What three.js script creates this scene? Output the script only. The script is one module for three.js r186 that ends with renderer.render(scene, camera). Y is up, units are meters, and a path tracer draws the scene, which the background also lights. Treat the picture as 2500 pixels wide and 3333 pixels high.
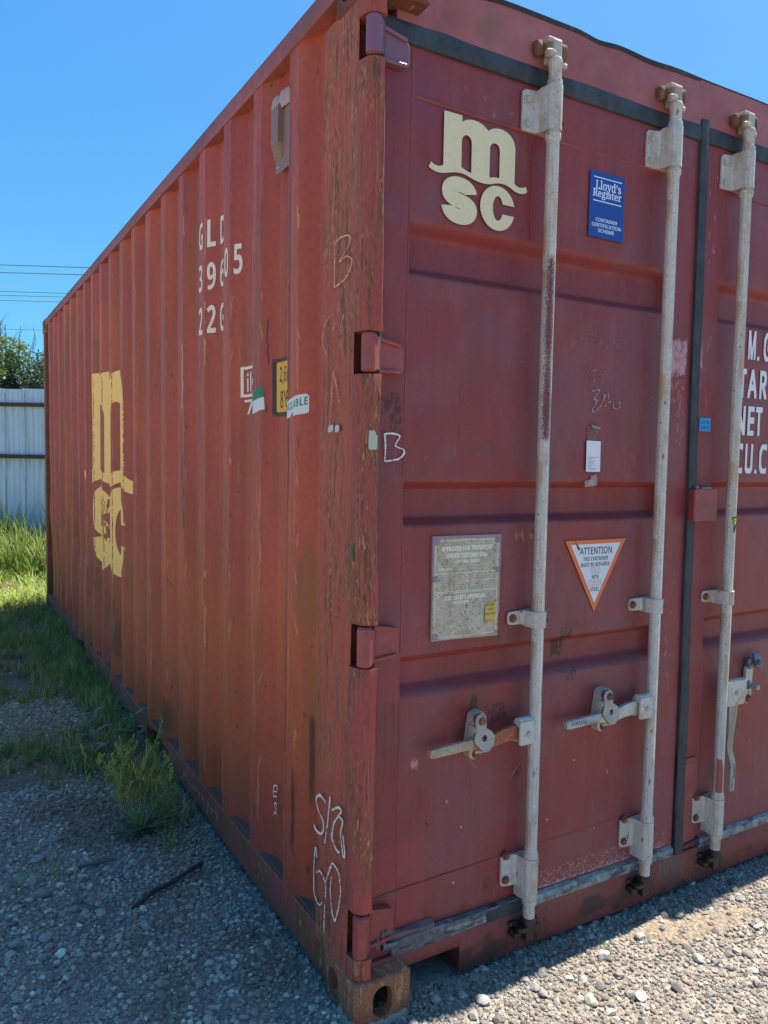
import * as THREE from 'three';
import { RoundedBoxGeometry } from 'three/addons/geometries/RoundedBoxGeometry.js';
import { mergeGeometries, toCreasedNormals } from 'three/addons/utils/BufferGeometryUtils.js';
import { Brush, Evaluator, SUBTRACTION } from 'three-bvh-csg';

// ---------------------------------------------------------------- camera, exposure, sky, sun
const scene = new THREE.Scene();
const camera = new THREE.PerspectiveCamera(66.91, 768 / 1024, 0.05, 400);
camera.position.set(-0.868, 1.4125, 1.5918);
camera.rotation.set(-0.0684, -0.5266, 0.0173, 'YXZ');
const renderer = new THREE.WebGLRenderer({ antialias: true });
renderer.setSize(768, 1024);
renderer.toneMapping = THREE.LinearToneMapping;
const EXPOSURE = 2.55;
renderer.toneMappingExposure = EXPOSURE;
renderer.shadowMap.enabled = true;
const SUN = new THREE.Vector3(1.2, 2.59, -0.062).normalize();
const sun = new THREE.DirectionalLight(new THREE.Color(1, 0.93, 0.82), 4.6);
sun.position.copy(SUN).multiplyScalar(30);
sun.castShadow = true;
sun.shadow.mapSize.set(4096, 4096);
Object.assign(sun.shadow.camera, { left: -14, right: 14, top: 14, bottom: -14, near: 1, far: 80 });
scene.add(sun, sun.target);
{
  const W = 512, H = 256, a = new Float32Array(W * H * 4), d = new THREE.Vector3();
  for (let j = 0; j < H; j++) for (let i = 0; i < W; i++) {
    const el = ((j + 0.5) / H - 0.5) * Math.PI, az = ((i + 0.5) / W - 0.5) * 2 * Math.PI;
    d.set(Math.cos(el) * Math.cos(az), Math.sin(el), Math.cos(el) * Math.sin(az));
    const up = Math.max(d.y, 0), t = Math.pow(1 - up, 3.2), ang = Math.acos(Math.min(1, Math.max(-1, d.dot(SUN))));
    const g = Math.exp(-ang / 0.5), k = (i * 4) + j * W * 4;
    a[k] = (0.004 + 0.24 * t + 0.66 * g) / EXPOSURE;
    a[k + 1] = (0.22 + 0.57 * t + 0.95 * g) / EXPOSURE;
    a[k + 2] = (0.85 + 0.22 * t + 0.6 * g) / EXPOSURE;
    a[k + 3] = 1;
  }
  const sky = new THREE.DataTexture(a, W, H, THREE.RGBAFormat, THREE.FloatType);
  sky.mapping = THREE.EquirectangularReflectionMapping;
  sky.magFilter = sky.minFilter = THREE.LinearFilter; sky.wrapS = THREE.RepeatWrapping;
  sky.needsUpdate = true;
  scene.background = sky; scene.environment = sky;
}

// ---------------------------------------------------------------- random numbers, noise
function rng(seed) { let s = seed >>> 0; return () => { s = (s + 0x6D2B79F5) | 0; let t = Math.imul(s ^ (s >>> 15), 1 | s); t = (t + Math.imul(t ^ (t >>> 7), 61 | t)) ^ t; return ((t ^ (t >>> 14)) >>> 0) / 4294967296; }; }
const NT = new Float32Array(65536); { const r = rng(77); for (let i = 0; i < 65536; i++) NT[i] = r(); }
function noise(x, y, p = 256) {
  let xi = Math.floor(x), yi = Math.floor(y); let fx = x - xi, fy = y - yi;
  fx = fx * fx * (3 - 2 * fx); fy = fy * fy * (3 - 2 * fy);
  const x0 = ((xi % p) + p) % p, x1 = (x0 + 1) % p, y0 = (((yi % p) + p) % p) << 8, y1 = ((((yi + 1) % p) + p) % p) << 8;
  const a = NT[x0 + y0], b = NT[x1 + y0], c = NT[x0 + y1], e = NT[x1 + y1];
  return a + (b - a) * fx + (c - a) * fy + (a - b - c + e) * fx * fy;
}
function fbm(x, y, o = 4, p = 256) { let s = 0, w = 0.5, n = 0; for (let i = 0; i < o; i++) { s += w * noise(x + i * 17.3 * (p === 256), y + i * 9.1 * (p === 256), p); n += w; w *= 0.5; x *= 2; y *= 2; if (p < 256) p *= 2; } return s / n; }
const clamp = (x, a = 0, b = 1) => Math.min(b, Math.max(a, x));
const sstep = (a, b, x) => { const t = clamp((x - a) / (b - a)); return t * t * (3 - 2 * t); };
const lerp = (a, b, t) => a + (b - a) * t;

// ---------------------------------------------------------------- textures
function canvasOf(w, h) { const c = document.createElement('canvas'); c.width = w; c.height = h; return c; }
// colour: f(u, v, out) fills sRGB 0..255; draw(ctx, w, h) paints on top (y down)
function colourTex(w, h, f, draw, repeat) {
  const c = canvasOf(w, h), x = c.getContext('2d'), im = x.createImageData(w, h), o = [0, 0, 0];
  for (let j = 0; j < h; j++) for (let i = 0; i < w; i++) {
    f((i + 0.5) / w, 1 - (j + 0.5) / h, o); const k = (j * w + i) * 4;
    im.data[k] = o[0]; im.data[k + 1] = o[1]; im.data[k + 2] = o[2]; im.data[k + 3] = 255;
  }
  x.putImageData(im, 0, 0);
  if (draw) draw(x, w, h);
  const t = new THREE.CanvasTexture(c); t.colorSpace = THREE.SRGBColorSpace;
  t.wrapS = t.wrapT = THREE.RepeatWrapping; if (repeat) t.repeat.set(repeat[0], repeat[1]);
  return t;
}
function greyTex(w, h, f, repeat) {
  const a = new Uint8Array(w * h * 4);
  for (let j = 0; j < h; j++) for (let i = 0; i < w; i++) { const v = clamp(f((i + 0.5) / w, (j + 0.5) / h)) * 255, k = (j * w + i) * 4; a[k] = a[k + 1] = a[k + 2] = v; a[k + 3] = 255; }
  const t = new THREE.DataTexture(a, w, h); t.magFilter = t.minFilter = THREE.LinearFilter;
  t.wrapS = t.wrapT = THREE.RepeatWrapping; if (repeat) t.repeat.set(repeat[0], repeat[1]); t.needsUpdate = true;
  return t;
}
function decalTex(w, h, draw) {
  const c = canvasOf(w, h), x = c.getContext('2d'); draw(x, w, h);
  const t = new THREE.CanvasTexture(c); t.colorSpace = THREE.SRGBColorSpace; return t;
}
function decalMat(w, h, draw, rough = 0.6) { return new THREE.MeshStandardMaterial({ map: decalTex(w, h, draw), transparent: true, roughness: rough, side: THREE.DoubleSide }); }
const std = (o) => new THREE.MeshStandardMaterial({ side: THREE.DoubleSide, ...o });
const rgba = (r, g, b, a = 1) => `rgba(${r | 0},${g | 0},${b | 0},${a})`;

// streaks and chips that wear leaves on paint; R = random source
function chips(x, R, n, w, h, col, smin, smax, tall = 1) {
  for (let i = 0; i < n; i++) {
    const cx = R() * w, cy = R() * h, s = lerp(smin, smax, R() * R()); x.fillStyle = rgba(...col(R), 0.5 + 0.5 * R());
    x.beginPath(); const m = 5 + (R() * 4 | 0);
    for (let k = 0; k < m; k++) { const a = k / m * 6.283, r = s * (0.5 + R()); x.lineTo(cx + Math.cos(a) * r, cy + Math.sin(a) * r * tall); }
    x.fill();
  }
}
function scratch(x, R, x0, y0, x1, y1, wd, style) {
  x.strokeStyle = style; x.lineWidth = wd; x.beginPath(); const n = 8;
  for (let k = 0; k <= n; k++) { const t = k / n; x.lineTo(lerp(x0, x1, t) + (R() - 0.5) * wd * 2, lerp(y0, y1, t) + (R() - 0.5) * wd * 2); }
  x.stroke();
}

// generic oxide-red paint, 1 m tile
const paintTile = colourTex(1024, 1024, (u, v, o) => {
  const a = fbm(u * 4, v * 4, 5, 4) - 0.5, b = fbm(u * 32, v * 32, 3, 32) - 0.5, c = fbm(u * 8 + 3, v * 8, 4, 8);
  const ru = 0.6 * sstep(0.6, 0.85, c);
  const k = 1 + a * 0.22 + b * 0.16;
  o[0] = lerp(142 * k, 118, ru); o[1] = lerp(62 * k + a * 12, 66, ru); o[2] = lerp(57 * k + a * 14, 50, ru);
}, (x, w, h) => {
  const R = rng(5);
  chips(x, R, 120, w, h, () => [104, 58, 46], 0.8, 3.5, 1.3);
  chips(x, R, 60, w, h, () => [195, 150, 120], 0.6, 2, 2);
  for (let i = 0; i < 26; i++) { const a = R() * w, b = R() * h, l = 10 + R() * 60; scratch(x, R, a, b, a + (R() - 0.5) * l, b + (R() - 0.5) * l, 0.8, rgba(185, 125, 105, 0.5)); }
});
const paintBump = greyTex(512, 512, (u, v) => 0.5 + 0.35 * (fbm(u * 16, v * 16, 4, 16) - 0.5) + 0.3 * (fbm(u * 64, v * 64, 2, 64) - 0.5));
const MP = std({ map: paintTile, bumpMap: paintBump, bumpScale: 0.0012, roughness: 0.62 });
// rusted, dented frame paint
const rustTile = colourTex(1024, 1024, (u, v, o) => {
  const a = fbm(u * 6, v * 6, 5, 6), b = fbm(u * 48, v * 10, 4, 48 > 255 ? 256 : 64), c = noise(u * 128, v * 64, 128);
  const ru = sstep(0.42, 0.6, a * 0.6 + b * 0.45), li = sstep(0.66, 0.8, b) * sstep(0.4, 0.7, c);
  o[0] = lerp(lerp(150, 122, ru), 186, li) + (c - 0.5) * 22; o[1] = lerp(lerp(74, 78, ru), 138, li) + (c - 0.5) * 18; o[2] = lerp(lerp(62, 48, ru), 98, li) + (c - 0.5) * 14;
}, (x, w, h) => { const R = rng(9); chips(x, R, 260, w, h, () => [70, 46, 34], 1, 6, 2.2); chips(x, R, 120, w, h, () => [190, 140, 98], 1, 4, 3); });
const rustBump = greyTex(512, 512, (u, v) => 0.5 + 0.6 * (fbm(u * 24, v * 6, 4, 64) - 0.5) + 0.4 * (fbm(u * 64, v * 32, 2, 64) - 0.5));
const MR = std({ map: rustTile, bumpMap: rustBump, bumpScale: 0.002, roughness: 0.8 });
const MDark = std({ color: new THREE.Color(0.018, 0.017, 0.018), roughness: 0.9 });

// ---------------------------------------------------------------- geometry helpers
// bare brown rusty steel, 0.5 m tile
const bareTile = colourTex(1024, 1024, (u, v, o) => { const a = fbm(u * 8, v * 4, 5, 8), b = fbm(u * 64, v * 8, 4, 64), c = noise(u * 128, v * 128, 128), li = sstep(0.54, 0.72, b * 0.8 + c * 0.2), dk = sstep(0.55, 0.7, a), rd = sstep(0.5, 0.62, fbm(u * 5 + 2, v * 5, 4, 5)); o[0] = lerp(lerp(136, 96, dk), 186, li * 0.7); o[1] = lerp(lerp(88, 62, dk), 136, li * 0.7); o[2] = lerp(lerp(60, 44, dk), 92, li * 0.7); o[0] = lerp(o[0], 142, rd * 0.5) + (c - 0.5) * 20; o[1] = lerp(o[1], 72, rd * 0.5) + (c - 0.5) * 16; o[2] = lerp(o[2], 60, rd * 0.5) + (c - 0.5) * 12; }, (x, w, h) => { const R = rng(19); chips(x, R, 120, w, h, () => [70, 46, 36], 1, 6, 1.5); }, [2, 2]);
function boxUV(g, ou = 0, ov = 0) {
  if (g.index) g = g.toNonIndexed();
  const p = g.attributes.position, uv = new Float32Array(p.count * 2), A = new THREE.Vector3(), B = new THREE.Vector3(), C = new THREE.Vector3();
  for (let i = 0; i < p.count; i += 3) {
    A.fromBufferAttribute(p, i); B.fromBufferAttribute(p, i + 1); C.fromBufferAttribute(p, i + 2);
    const n = B.clone().sub(A).cross(C.clone().sub(A)), ax = Math.abs(n.x), ay = Math.abs(n.y), az = Math.abs(n.z);
    for (let k = 0; k < 3; k++) {
      const X = p.getX(i + k), Y = p.getY(i + k), Z = p.getZ(i + k);
      const [a, b] = ax >= ay && ax >= az ? [Z, Y] : ay >= az ? [X, Z] : [X, Y];
      uv[(i + k) * 2] = a + ou; uv[(i + k) * 2 + 1] = b + ov;
    }
  }
  g.setAttribute('uv', new THREE.BufferAttribute(uv, 2));
  for (const k of Object.keys(g.attributes)) if (!['position', 'normal', 'uv'].includes(k)) g.deleteAttribute(k);
  return g;
}
let uvShift = 0;
function box(x0, x1, y0, y1, z0, z1, r = 0.003) {
  const w = Math.abs(x1 - x0), h = Math.abs(y1 - y0), d = Math.abs(z1 - z0);
  const g = new RoundedBoxGeometry(w, h, d, 2, Math.min(r, w / 2.1, h / 2.1, d / 2.1));
  g.translate((x0 + x1) / 2, (y0 + y1) / 2, (z0 + z1) / 2);
  uvShift += 0.137; return boxUV(g, uvShift, uvShift * 0.7);
}
// surface through rows of points; closed: each row is a loop; caps: flat ends
function loft(rows, { closed = true, caps = true, uv, crease = 0.7 } = {}) {
  const m = rows[0].length, pos = [], uvs = [], quad = (a, b, c, d, ua, ub, uc, ud) => { pos.push(...a, ...b, ...c, ...a, ...c, ...d); uvs.push(...ua, ...ub, ...uc, ...ua, ...uc, ...ud); };
  const U = uv || ((i, j, p) => [i * 0.05, p[1]]);
  for (let j = 0; j + 1 < rows.length; j++) for (let i = 0; i < (closed ? m : m - 1); i++) {
    const k = (i + 1) % m, a = rows[j][i], b = rows[j][k], c = rows[j + 1][k], d = rows[j + 1][i];
    quad(a, b, c, d, U(i, j, a), U(i + 1, j, b), U(i + 1, j + 1, c), U(i, j + 1, d));
  }
  if (caps && closed) for (const [row, flip] of [[rows[0], 1], [rows[rows.length - 1], 0]]) {
    const ctr = row.reduce((s, p) => [s[0] + p[0] / m, s[1] + p[1] / m, s[2] + p[2] / m], [0, 0, 0]);
    const span = [0, 1, 2].map((q) => Math.max(...row.map((p) => p[q])) - Math.min(...row.map((p) => p[q]))), drop = span.indexOf(Math.min(...span)), [e, f] = [0, 1, 2].filter((q) => q !== drop);
    for (const t of THREE.ShapeUtils.triangulateShape(row.map((p) => new THREE.Vector2(p[e], p[f])), [])) {
      const q = t.map((i) => row[i]); if (flip) q.reverse(); for (const p of q) { pos.push(...p); uvs.push(p[e], p[f]); }
    }
  }
  let g = new THREE.BufferGeometry();
  g.setAttribute('position', new THREE.Float32BufferAttribute(pos, 3)); g.setAttribute('uv', new THREE.Float32BufferAttribute(uvs, 2));
  g.computeVertexNormals();
  return crease === null ? g : toCreasedNormals(g, crease);
}
const prismY = (poly, y0, y1, ny = 1, move = () => [0, 0], opt) => { const rows = []; for (let j = 0; j <= ny; j++) { const y = lerp(y0, y1, j / ny); rows.push(poly.map(([x, z], i) => { const [dx, dz] = move(y, i, x, z); return [x + dx, y, z + dz]; })); } return boxUV(loft(rows, opt)); };
const prismX = (poly, x0, x1, nx = 1, move = () => [0, 0], opt) => { const rows = []; for (let j = 0; j <= nx; j++) { const x = lerp(x0, x1, j / nx); rows.push(poly.map(([y, z], i) => { const [dy, dz] = move(x, i, y, z); return [x, y + dy, z + dz]; })); } return boxUV(loft(rows, opt)); };
function plateXY(pts, z0, depth, bevel = 0.0015, holes = []) {           // flat plate in the door's plane
  const s = pts instanceof THREE.Shape ? pts : new THREE.Shape(pts.map(([a, b]) => new THREE.Vector2(a, b))); s.holes.push(...holes);
  const g = new THREE.ExtrudeGeometry(s, { depth: depth - 2 * bevel, bevelEnabled: bevel > 0, bevelSize: bevel, bevelThickness: bevel, bevelOffset: -bevel, bevelSegments: 2, curveSegments: 10 });
  g.translate(0, 0, z0 + bevel); return boxUV(g);
}
function stadium(x0, y0, x1, y1, r) {                                    // rounded strap from one eye to another
  const s = new THREE.Shape(), a = Math.atan2(y1 - y0, x1 - x0), q = Math.PI / 2;
  s.absarc(x0, y0, r, a + q, a + 3 * q); s.absarc(x1, y1, r, a - q, a + q); s.closePath(); return s;
}
function roundRect(x0, y0, x1, y1, r) { const s = new THREE.Shape(); s.absarc(x1 - r, y0 + r, r, -Math.PI / 2, 0); s.absarc(x1 - r, y1 - r, r, 0, Math.PI / 2); s.absarc(x0 + r, y1 - r, r, Math.PI / 2, Math.PI); s.absarc(x0 + r, y0 + r, r, Math.PI, 1.5 * Math.PI); s.closePath(); return s; }
function cyl(r, h, x, y, z, axis = 'y', seg = 20, r2 = r) {
  const g = new THREE.CylinderGeometry(r2, r, h, seg); if (axis === 'z') g.rotateX(Math.PI / 2); if (axis === 'x') g.rotateZ(-Math.PI / 2);
  g.translate(x, y, z); return boxUV(g);
}
function lathe(prof, x, z, seg = 28) { const g = new THREE.LatheGeometry(prof.map(([r, y]) => new THREE.Vector2(r, y)), seg); g.translate(x, 0, z); return boxUV(toCreasedNormals(g.toNonIndexed(), 0.6)); }
const hexBolt = (x, y, z, r = 0.0095, h = 0.008) => mergeGeometries([cyl(r * 1.25, h * 0.35, x, y, z + h * 0.17, 'z', 18), cyl(r, h, x, y, z + h * 0.5, 'z', 6, r * 0.93), cyl(r * 0.5, h * 0.3, x, y, z + h * 1.1, 'z', 10, r * 0.3)]);
const used = {};
function numbered(n) { const k = used[n] = (used[n] ?? -1) + 1; return k ? `${n}_${String(k).padStart(3, '0')}` : n; }
function part(name, geo, mat, parent, label) {
  const m = new THREE.Mesh(Array.isArray(geo) ? mergeGeometries(geo) : geo, mat); m.name = numbered(name); m.castShadow = m.receiveShadow = true; parent.add(m);
  if (label) m.userData.label = label; return m;
}
function thing(name, label, category, group) { const g = new THREE.Group(); g.name = numbered(name); g.userData = { label, category }; if (group) g.userData.group = group; scene.add(g); return g; }
function tag(o, label, category, group, kind) { if (label) o.userData.label = label; if (category) o.userData.category = category; if (group) o.userData.group = group; if (kind) o.userData.kind = kind; return o; }

// ================================================================ the container
// x along the door end, y up, z out of the door end; near lower corner at the origin
const L = 6.058, WID = 2.438, HT = 2.591, DZ = -0.058;
const box20 = thing('shipping_container', 'rust-red twenty-foot shipping container with pale locking bars standing on gravel', 'shipping container');
const P = (n, g, m, l, parent = box20) => part(n, g, m, parent, l);

// ---- side wall: corrugated sheet, ridges where the photograph shows them
const RIDGE = [-0.479, -0.76, -1.043, -1.328, -1.615, -1.9, -2.18, -2.47, -2.76, -3.06, -3.35, -3.645, -3.935, -4.225, -4.525, -4.835, -5.145, -5.445, -5.735];
const FL = 0.072, SL = 0.068, XO = 0.008, XI = 0.044;
const profile = [[-0.238, XI], [-0.33, XI]];
for (const e of RIDGE) profile.push([e + FL + SL, XI], [e + FL, XO], [e, XO], [e - SL, XI]);
profile.push([-5.9, XI], [-5.93, XI]);
function wallX0(z) { for (let i = 0; i + 1 < profile.length; i++) { const [a, p] = profile[i], [b, q] = profile[i + 1]; if (z <= a && z >= b) return lerp(p, q, a === b ? 0 : (z - a) / (b - a)); } return XI; }
function dent(y, z) {                                                     // knocks along the far half, low down
  const far = sstep(-2.4, -4.2, z), low = sstep(1.75, 0.5, y);
  return 0.034 * far * low * (noise(z * 2.1 + 7, y * 2.3) - 0.5) + 0.02 * far * low * (noise(z * 5 + 2, y * 4.3) - 0.5) + 0.004 * (noise(z * 3, y * 2 + 9) - 0.5);
}
const sideTex = colourTex(2048, 1024, (u, v, o) => {
  const z = -L + u * L, y = v * HT;
  const a = fbm(u * 24, v * 5, 4), b = fbm(u * 60 + 9, v * 10, 4), g = noise(u * 700, v * 260), st = fbm(u * 130, v * 3, 3);
  let k = 1 + (a - 0.5) * 0.2 + (g - 0.5) * 0.09 + (st - 0.5) * 0.16;
  const warm = sstep(0.35, 0.75, fbm(u * 9 + 40, v * 4 + 3, 4)), rust = sstep(0.60, 0.74, b * 0.62 + st * 0.42);
  o[0] = lerp(lerp(160, 169, warm) * k, 140, rust * 0.75); o[1] = lerp(lerp(73, 82, warm) * k, 84, rust * 0.75); o[2] = lerp(lerp(57, 49, warm) * k, 48, rust * 0.75);
}, (x, w, h) => {
  const R = rng(21), X = (z) => (z + L) / L * w, Y = (y) => (1 - y / HT) * h;
  // brown weathered fields on the far, battered part
  for (const [z, y, s, t] of [[-3.7, 0.62, 0.2, 0.22], [-3.35, 0.55, 0.14, 0.2], [-4.3, 1.05, 0.16, 0.8], [-3.0, 0.5, 0.12, 0.22], [-4.55, 0.9, 0.2, 0.5], [-2.9, 0.36, 0.1, 0.12], [-4.9, 0.8, 0.14, 0.4], [-3.62, 0.8, 0.12, 0.3], [-1.87, 0.24, 0.08, 0.08]])
    for (let i = 0; i < 240; i++) { const a = R() * 6.283, r = Math.pow(R(), 0.6); x.fillStyle = rgba(98 + R() * 30, 58 + R() * 14, 38, 0.16); x.beginPath(); x.ellipse(X(z + Math.cos(a) * r * s), Y(y + Math.sin(a) * r * t), 2 + R() * 9, 3 + R() * 14, 0, 0, 7); x.fill(); }
  chips(x, R, 700, w, h, () => [96, 52, 36], 0.6, 2.6, 2);
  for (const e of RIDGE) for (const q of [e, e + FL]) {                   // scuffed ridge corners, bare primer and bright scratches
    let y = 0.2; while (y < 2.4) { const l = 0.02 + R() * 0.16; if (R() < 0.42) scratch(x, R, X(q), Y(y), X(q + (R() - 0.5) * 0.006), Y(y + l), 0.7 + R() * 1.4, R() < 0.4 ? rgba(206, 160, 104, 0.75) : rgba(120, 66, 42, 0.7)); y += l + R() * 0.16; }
    for (let i = 0; i < 46; i++) { const zq = e + R() * FL, y0 = 0.16 + R() * 2.25, l = 0.04 + R() * R() * 0.5; scratch(x, R, X(zq), Y(y0), X(zq + (R() - 0.5) * 0.004), Y(y0 + l), 0.8 + R() * 2.2, R() < 0.72 ? rgba(196, 112, 74, 0.34) : rgba(112, 58, 44, 0.3)); }  // wear strokes on the flats; their paler tone also paints in the rib sheen
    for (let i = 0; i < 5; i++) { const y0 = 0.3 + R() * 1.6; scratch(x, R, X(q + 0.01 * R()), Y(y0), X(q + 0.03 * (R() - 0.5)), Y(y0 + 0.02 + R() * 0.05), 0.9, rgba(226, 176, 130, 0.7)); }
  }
  scratch(x, R, X(-0.47), Y(0.55), X(-0.47), Y(1.9), 1.6, rgba(40, 26, 24, 0.75)); scratch(x, R, X(-0.462), Y(1.3), X(-0.466), Y(2.35), 1.3, rgba(52, 34, 30, 0.6));
  scratch(x, R, X(-0.66), Y(1.7), X(-0.665), Y(1.83), 1.2, rgba(40, 28, 26, 0.8)); scratch(x, R, X(-1.55), Y(1.12), X(-1.55), Y(1.42), 3.2, rgba(74, 44, 34, 0.85));
  scratch(x, R, X(-1.56), Y(1.6), X(-1.56), Y(1.86), 3, rgba(206, 192, 170, 0.8));
  for (let i = 0; i < 60; i++) { const z = -0.4 - R() * 3, y = 0.3 + R() * 1.6, l = 0.02 + R() * 0.08; scratch(x, R, X(z), Y(y), X(z + (R() - 0.5) * 0.02), Y(y + l), 0.8, R() < 0.5 ? rgba(84, 48, 38, 0.6) : rgba(205, 140, 105, 0.5)); }
  for (const [z, y, s] of [[-0.31, 0.4, 0.02], [-0.355, 0.5, 0.012], [-0.42, 0.33, 0.012]]) for (let i = 0; i < 60; i++) { x.fillStyle = rgba(78, 48, 36, 0.18); x.fillRect(X(z + (R() - 0.5) * s), Y(y + R() * 0.2), 2 + R() * 3, 10 + R() * 30); }
});
const sideBump = greyTex(1024, 512, (u, v) => 0.5 + 0.5 * (fbm(u * 120, v * 40, 4) - 0.5));
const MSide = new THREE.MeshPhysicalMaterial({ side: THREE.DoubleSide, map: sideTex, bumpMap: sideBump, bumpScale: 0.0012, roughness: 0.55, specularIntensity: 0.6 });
function wallGeo(z0, z1, y0, y1, off, ny, uv) {                           // strip of the corrugated surface; z0 > z1
  const zs = new Set([z0, z1]);
  for (const [z] of profile) for (const d of [-0.007, -0.0025, 0.0025, 0.007]) zs.add(z + d);
  for (const [z] of profile) zs.add(z);
  const Z = [...zs].filter((z) => z <= z0 && z >= z1).sort((a, b) => b - a), pos = [], uvs = [], idx = [];
  const soft = (z) => (wallX0(z - 0.005) + wallX0(z) + wallX0(z + 0.005)) / 3;
  for (let j = 0; j <= ny; j++) for (const z of Z) { const y = lerp(y0, y1, j / ny); pos.push(soft(clamp(z, -5.92, -0.243)) + dent(y, z) - off, y, z); uvs.push(...uv(z, y)); }
  for (let j = 0; j < ny; j++) for (let i = 0; i + 1 < Z.length; i++) { const a = j * Z.length + i, b = a + 1, c = a + Z.length, d = c + 1; idx.push(a, c, b, b, c, d); }
  const g = new THREE.BufferGeometry(); g.setAttribute('position', new THREE.Float32BufferAttribute(pos, 3)); g.setAttribute('uv', new THREE.Float32BufferAttribute(uvs, 2)); g.setIndex(idx); g.computeVertexNormals();
  const n = g.attributes.normal; let flip = 0; for (let i = 0; i < n.count; i += 97) flip += n.getX(i) > 0 ? 1 : -1; if (flip > 0) { g.setIndex(idx.map((_, i) => idx[i - i % 3 + [0, 2, 1][i % 3]])); g.computeVertexNormals(); }
  return g;
}
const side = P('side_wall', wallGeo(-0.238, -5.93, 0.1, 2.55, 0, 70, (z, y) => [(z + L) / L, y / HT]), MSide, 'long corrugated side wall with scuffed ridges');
const sideDecal = (name, z0, z1, y0, y1, mat, label, ny = 10, off = 0.0014) => P(name, wallGeo(z1, z0, y0, y1, off, ny, (z, y) => [(z - z0) / (z1 - z0), (y - y0) / (y1 - y0)]), mat, label, side);

// ---- corner posts, with gaps for the hinges
const HINGE = [[2.332, 2.428], [1.612, 1.712], [0.905, 1.012], [0.172, 0.29]];
const postTex = colourTex(512, 2048, (u, v, o) => {
  const y = v * HT, st = fbm(u * 38, v * 26 + 3, 4), fi = fbm(u * 120, v * 90, 3), ch = noise(u * 150 + 5, v * 250), pa = fbm(u * 5 + 11, v * 16, 4), front = sstep(0.54, 0.6, u);
  const bare = sstep(0.38, 0.6, pa * 0.6 + st * 0.42), dark = 0.72 * sstep(0.52, 0.68, st * 0.5 + fi * 0.28 + pa * 0.24), light = sstep(0.6, 0.74, fi * 0.7 + ch * 0.32) * bare * sstep(0.4, 0.6, pa * 0.7 + st * 0.3);
  o[0] = lerp(lerp(lerp(164, 150, bare), 88, dark), lerp(lerp(148, 140, bare), 84, dark), front); o[1] = lerp(lerp(lerp(76, 84, bare), 54, dark), lerp(lerp(68, 78, bare), 50, dark), front); o[2] = lerp(lerp(lerp(58, 54, bare), 40, dark), lerp(lerp(62, 54, bare), 40, dark), front);
  o[0] = lerp(o[0], 196, light * 0.75) + (ch - 0.5) * 18; o[1] = lerp(o[1], 138, light * 0.75) + (ch - 0.5) * 15; o[2] = lerp(o[2], 96, light * 0.75) + (ch - 0.5) * 12;
}, (x, w, h) => {
  const R = rng(33), Y = (y) => (1 - y / HT) * h;
  for (let i = 0; i < 520; i++) { const a = Math.pow(R(), 0.8) * w, b = R() * h, l = 6 + R() * R() * 110; scratch(x, R, a, b, a + (R() - 0.5) * 5, b + l, 0.7 + R() * 1.6, R() < 0.6 ? rgba(84, 48, 36, 0.5) : rgba(196, 146, 108, 0.42)); } chips(x, R, 260, w, h, () => [84, 50, 40], 1, 6, 3); chips(x, R, 120, w, h, () => [184, 136, 104], 0.6, 3, 3); for (let i = 0; i < 130; i++) { const a = R() * w, b = R() * h; scratch(x, R, a, b, a + (R() - 0.5) * 8, b + 40 + R() * 160, 0.9, rgba(202, 158, 126, 0.5)); }
  for (const [y0, y1] of [[0.72, 0.9], [0.9, 1.15], [0.36, 0.1]]) for (let i = 0; i < 120; i++) { x.fillStyle = rgba(178, 66, 58, 0.14); x.fillRect(w * (0.78 + R() * 0.2), Y(lerp(y0, y1, R())), 8 + R() * 30, 10 + R() * 40); }
});
const postBump = greyTex(256, 1024, (u, v) => 0.5 + 0.7 * (fbm(u * 40, v * 12, 4) - 0.5) + 0.3 * (noise(u * 120, v * 120) - 0.5));
const MPost = std({ map: postTex, bumpMap: postBump, bumpScale: 0.003, roughness: 0.78 });
const nose = []; for (let i = 0; i <= 9; i++) { const a = Math.PI - i / 9 * Math.PI / 2; nose.push([0.032 + 0.032 * Math.cos(a), -0.036 + 0.032 * Math.sin(a)]); }
const fullPost = [[0.004, -0.24], [0.004, -0.2], [0.004, -0.16], [0.004, -0.11], [0.004, -0.068], [0.001, -0.062], ...nose, [0.044, -0.004], [0.047, -0.008], [0.047, -0.1], [0.11, -0.1], [0.11, -0.24]];
const gapPost = [[0.004, -0.24], [0.004, -0.2], [0.004, -0.16], [0.004, -0.11], [0.004, -0.058], [0.008, -0.098], [0.047, -0.099], [0.047, -0.1], [0.11, -0.1], [0.11, -0.24]];
function postPiece(poly, y0, y1) {
  const ny = Math.max(1, Math.round((y1 - y0) / 0.03)), rows = [];
  for (let j = 0; j <= ny; j++) { const y = lerp(y0, y1, j / ny), e = Math.min(y - y0, y1 - y), t = clamp(e / 0.012); rows.push(poly.map(([x, z]) => { const d = 0.0028 * (noise(y * 9, z * 40 + x * 60) - 0.5) + 0.004 * (noise(y * 3, z * 14 + 5) - 0.5); const q = z > -0.055 ? (1 - t) * 0.006 : 0; return [x + d + (z > -0.1 ? q : 0), y, z - q + d * 0.5]; })); }
  const arc = [0]; for (let i = 1; i <= poly.length; i++) { const a = poly[i - 1], b = poly[i % poly.length]; arc.push(arc[i - 1] + Math.hypot(a[0] - b[0], a[1] - b[1])); }
  return loft(rows, { uv: (i, j, p) => [arc[i] / 0.31, p[1] / HT] });
}
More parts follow.
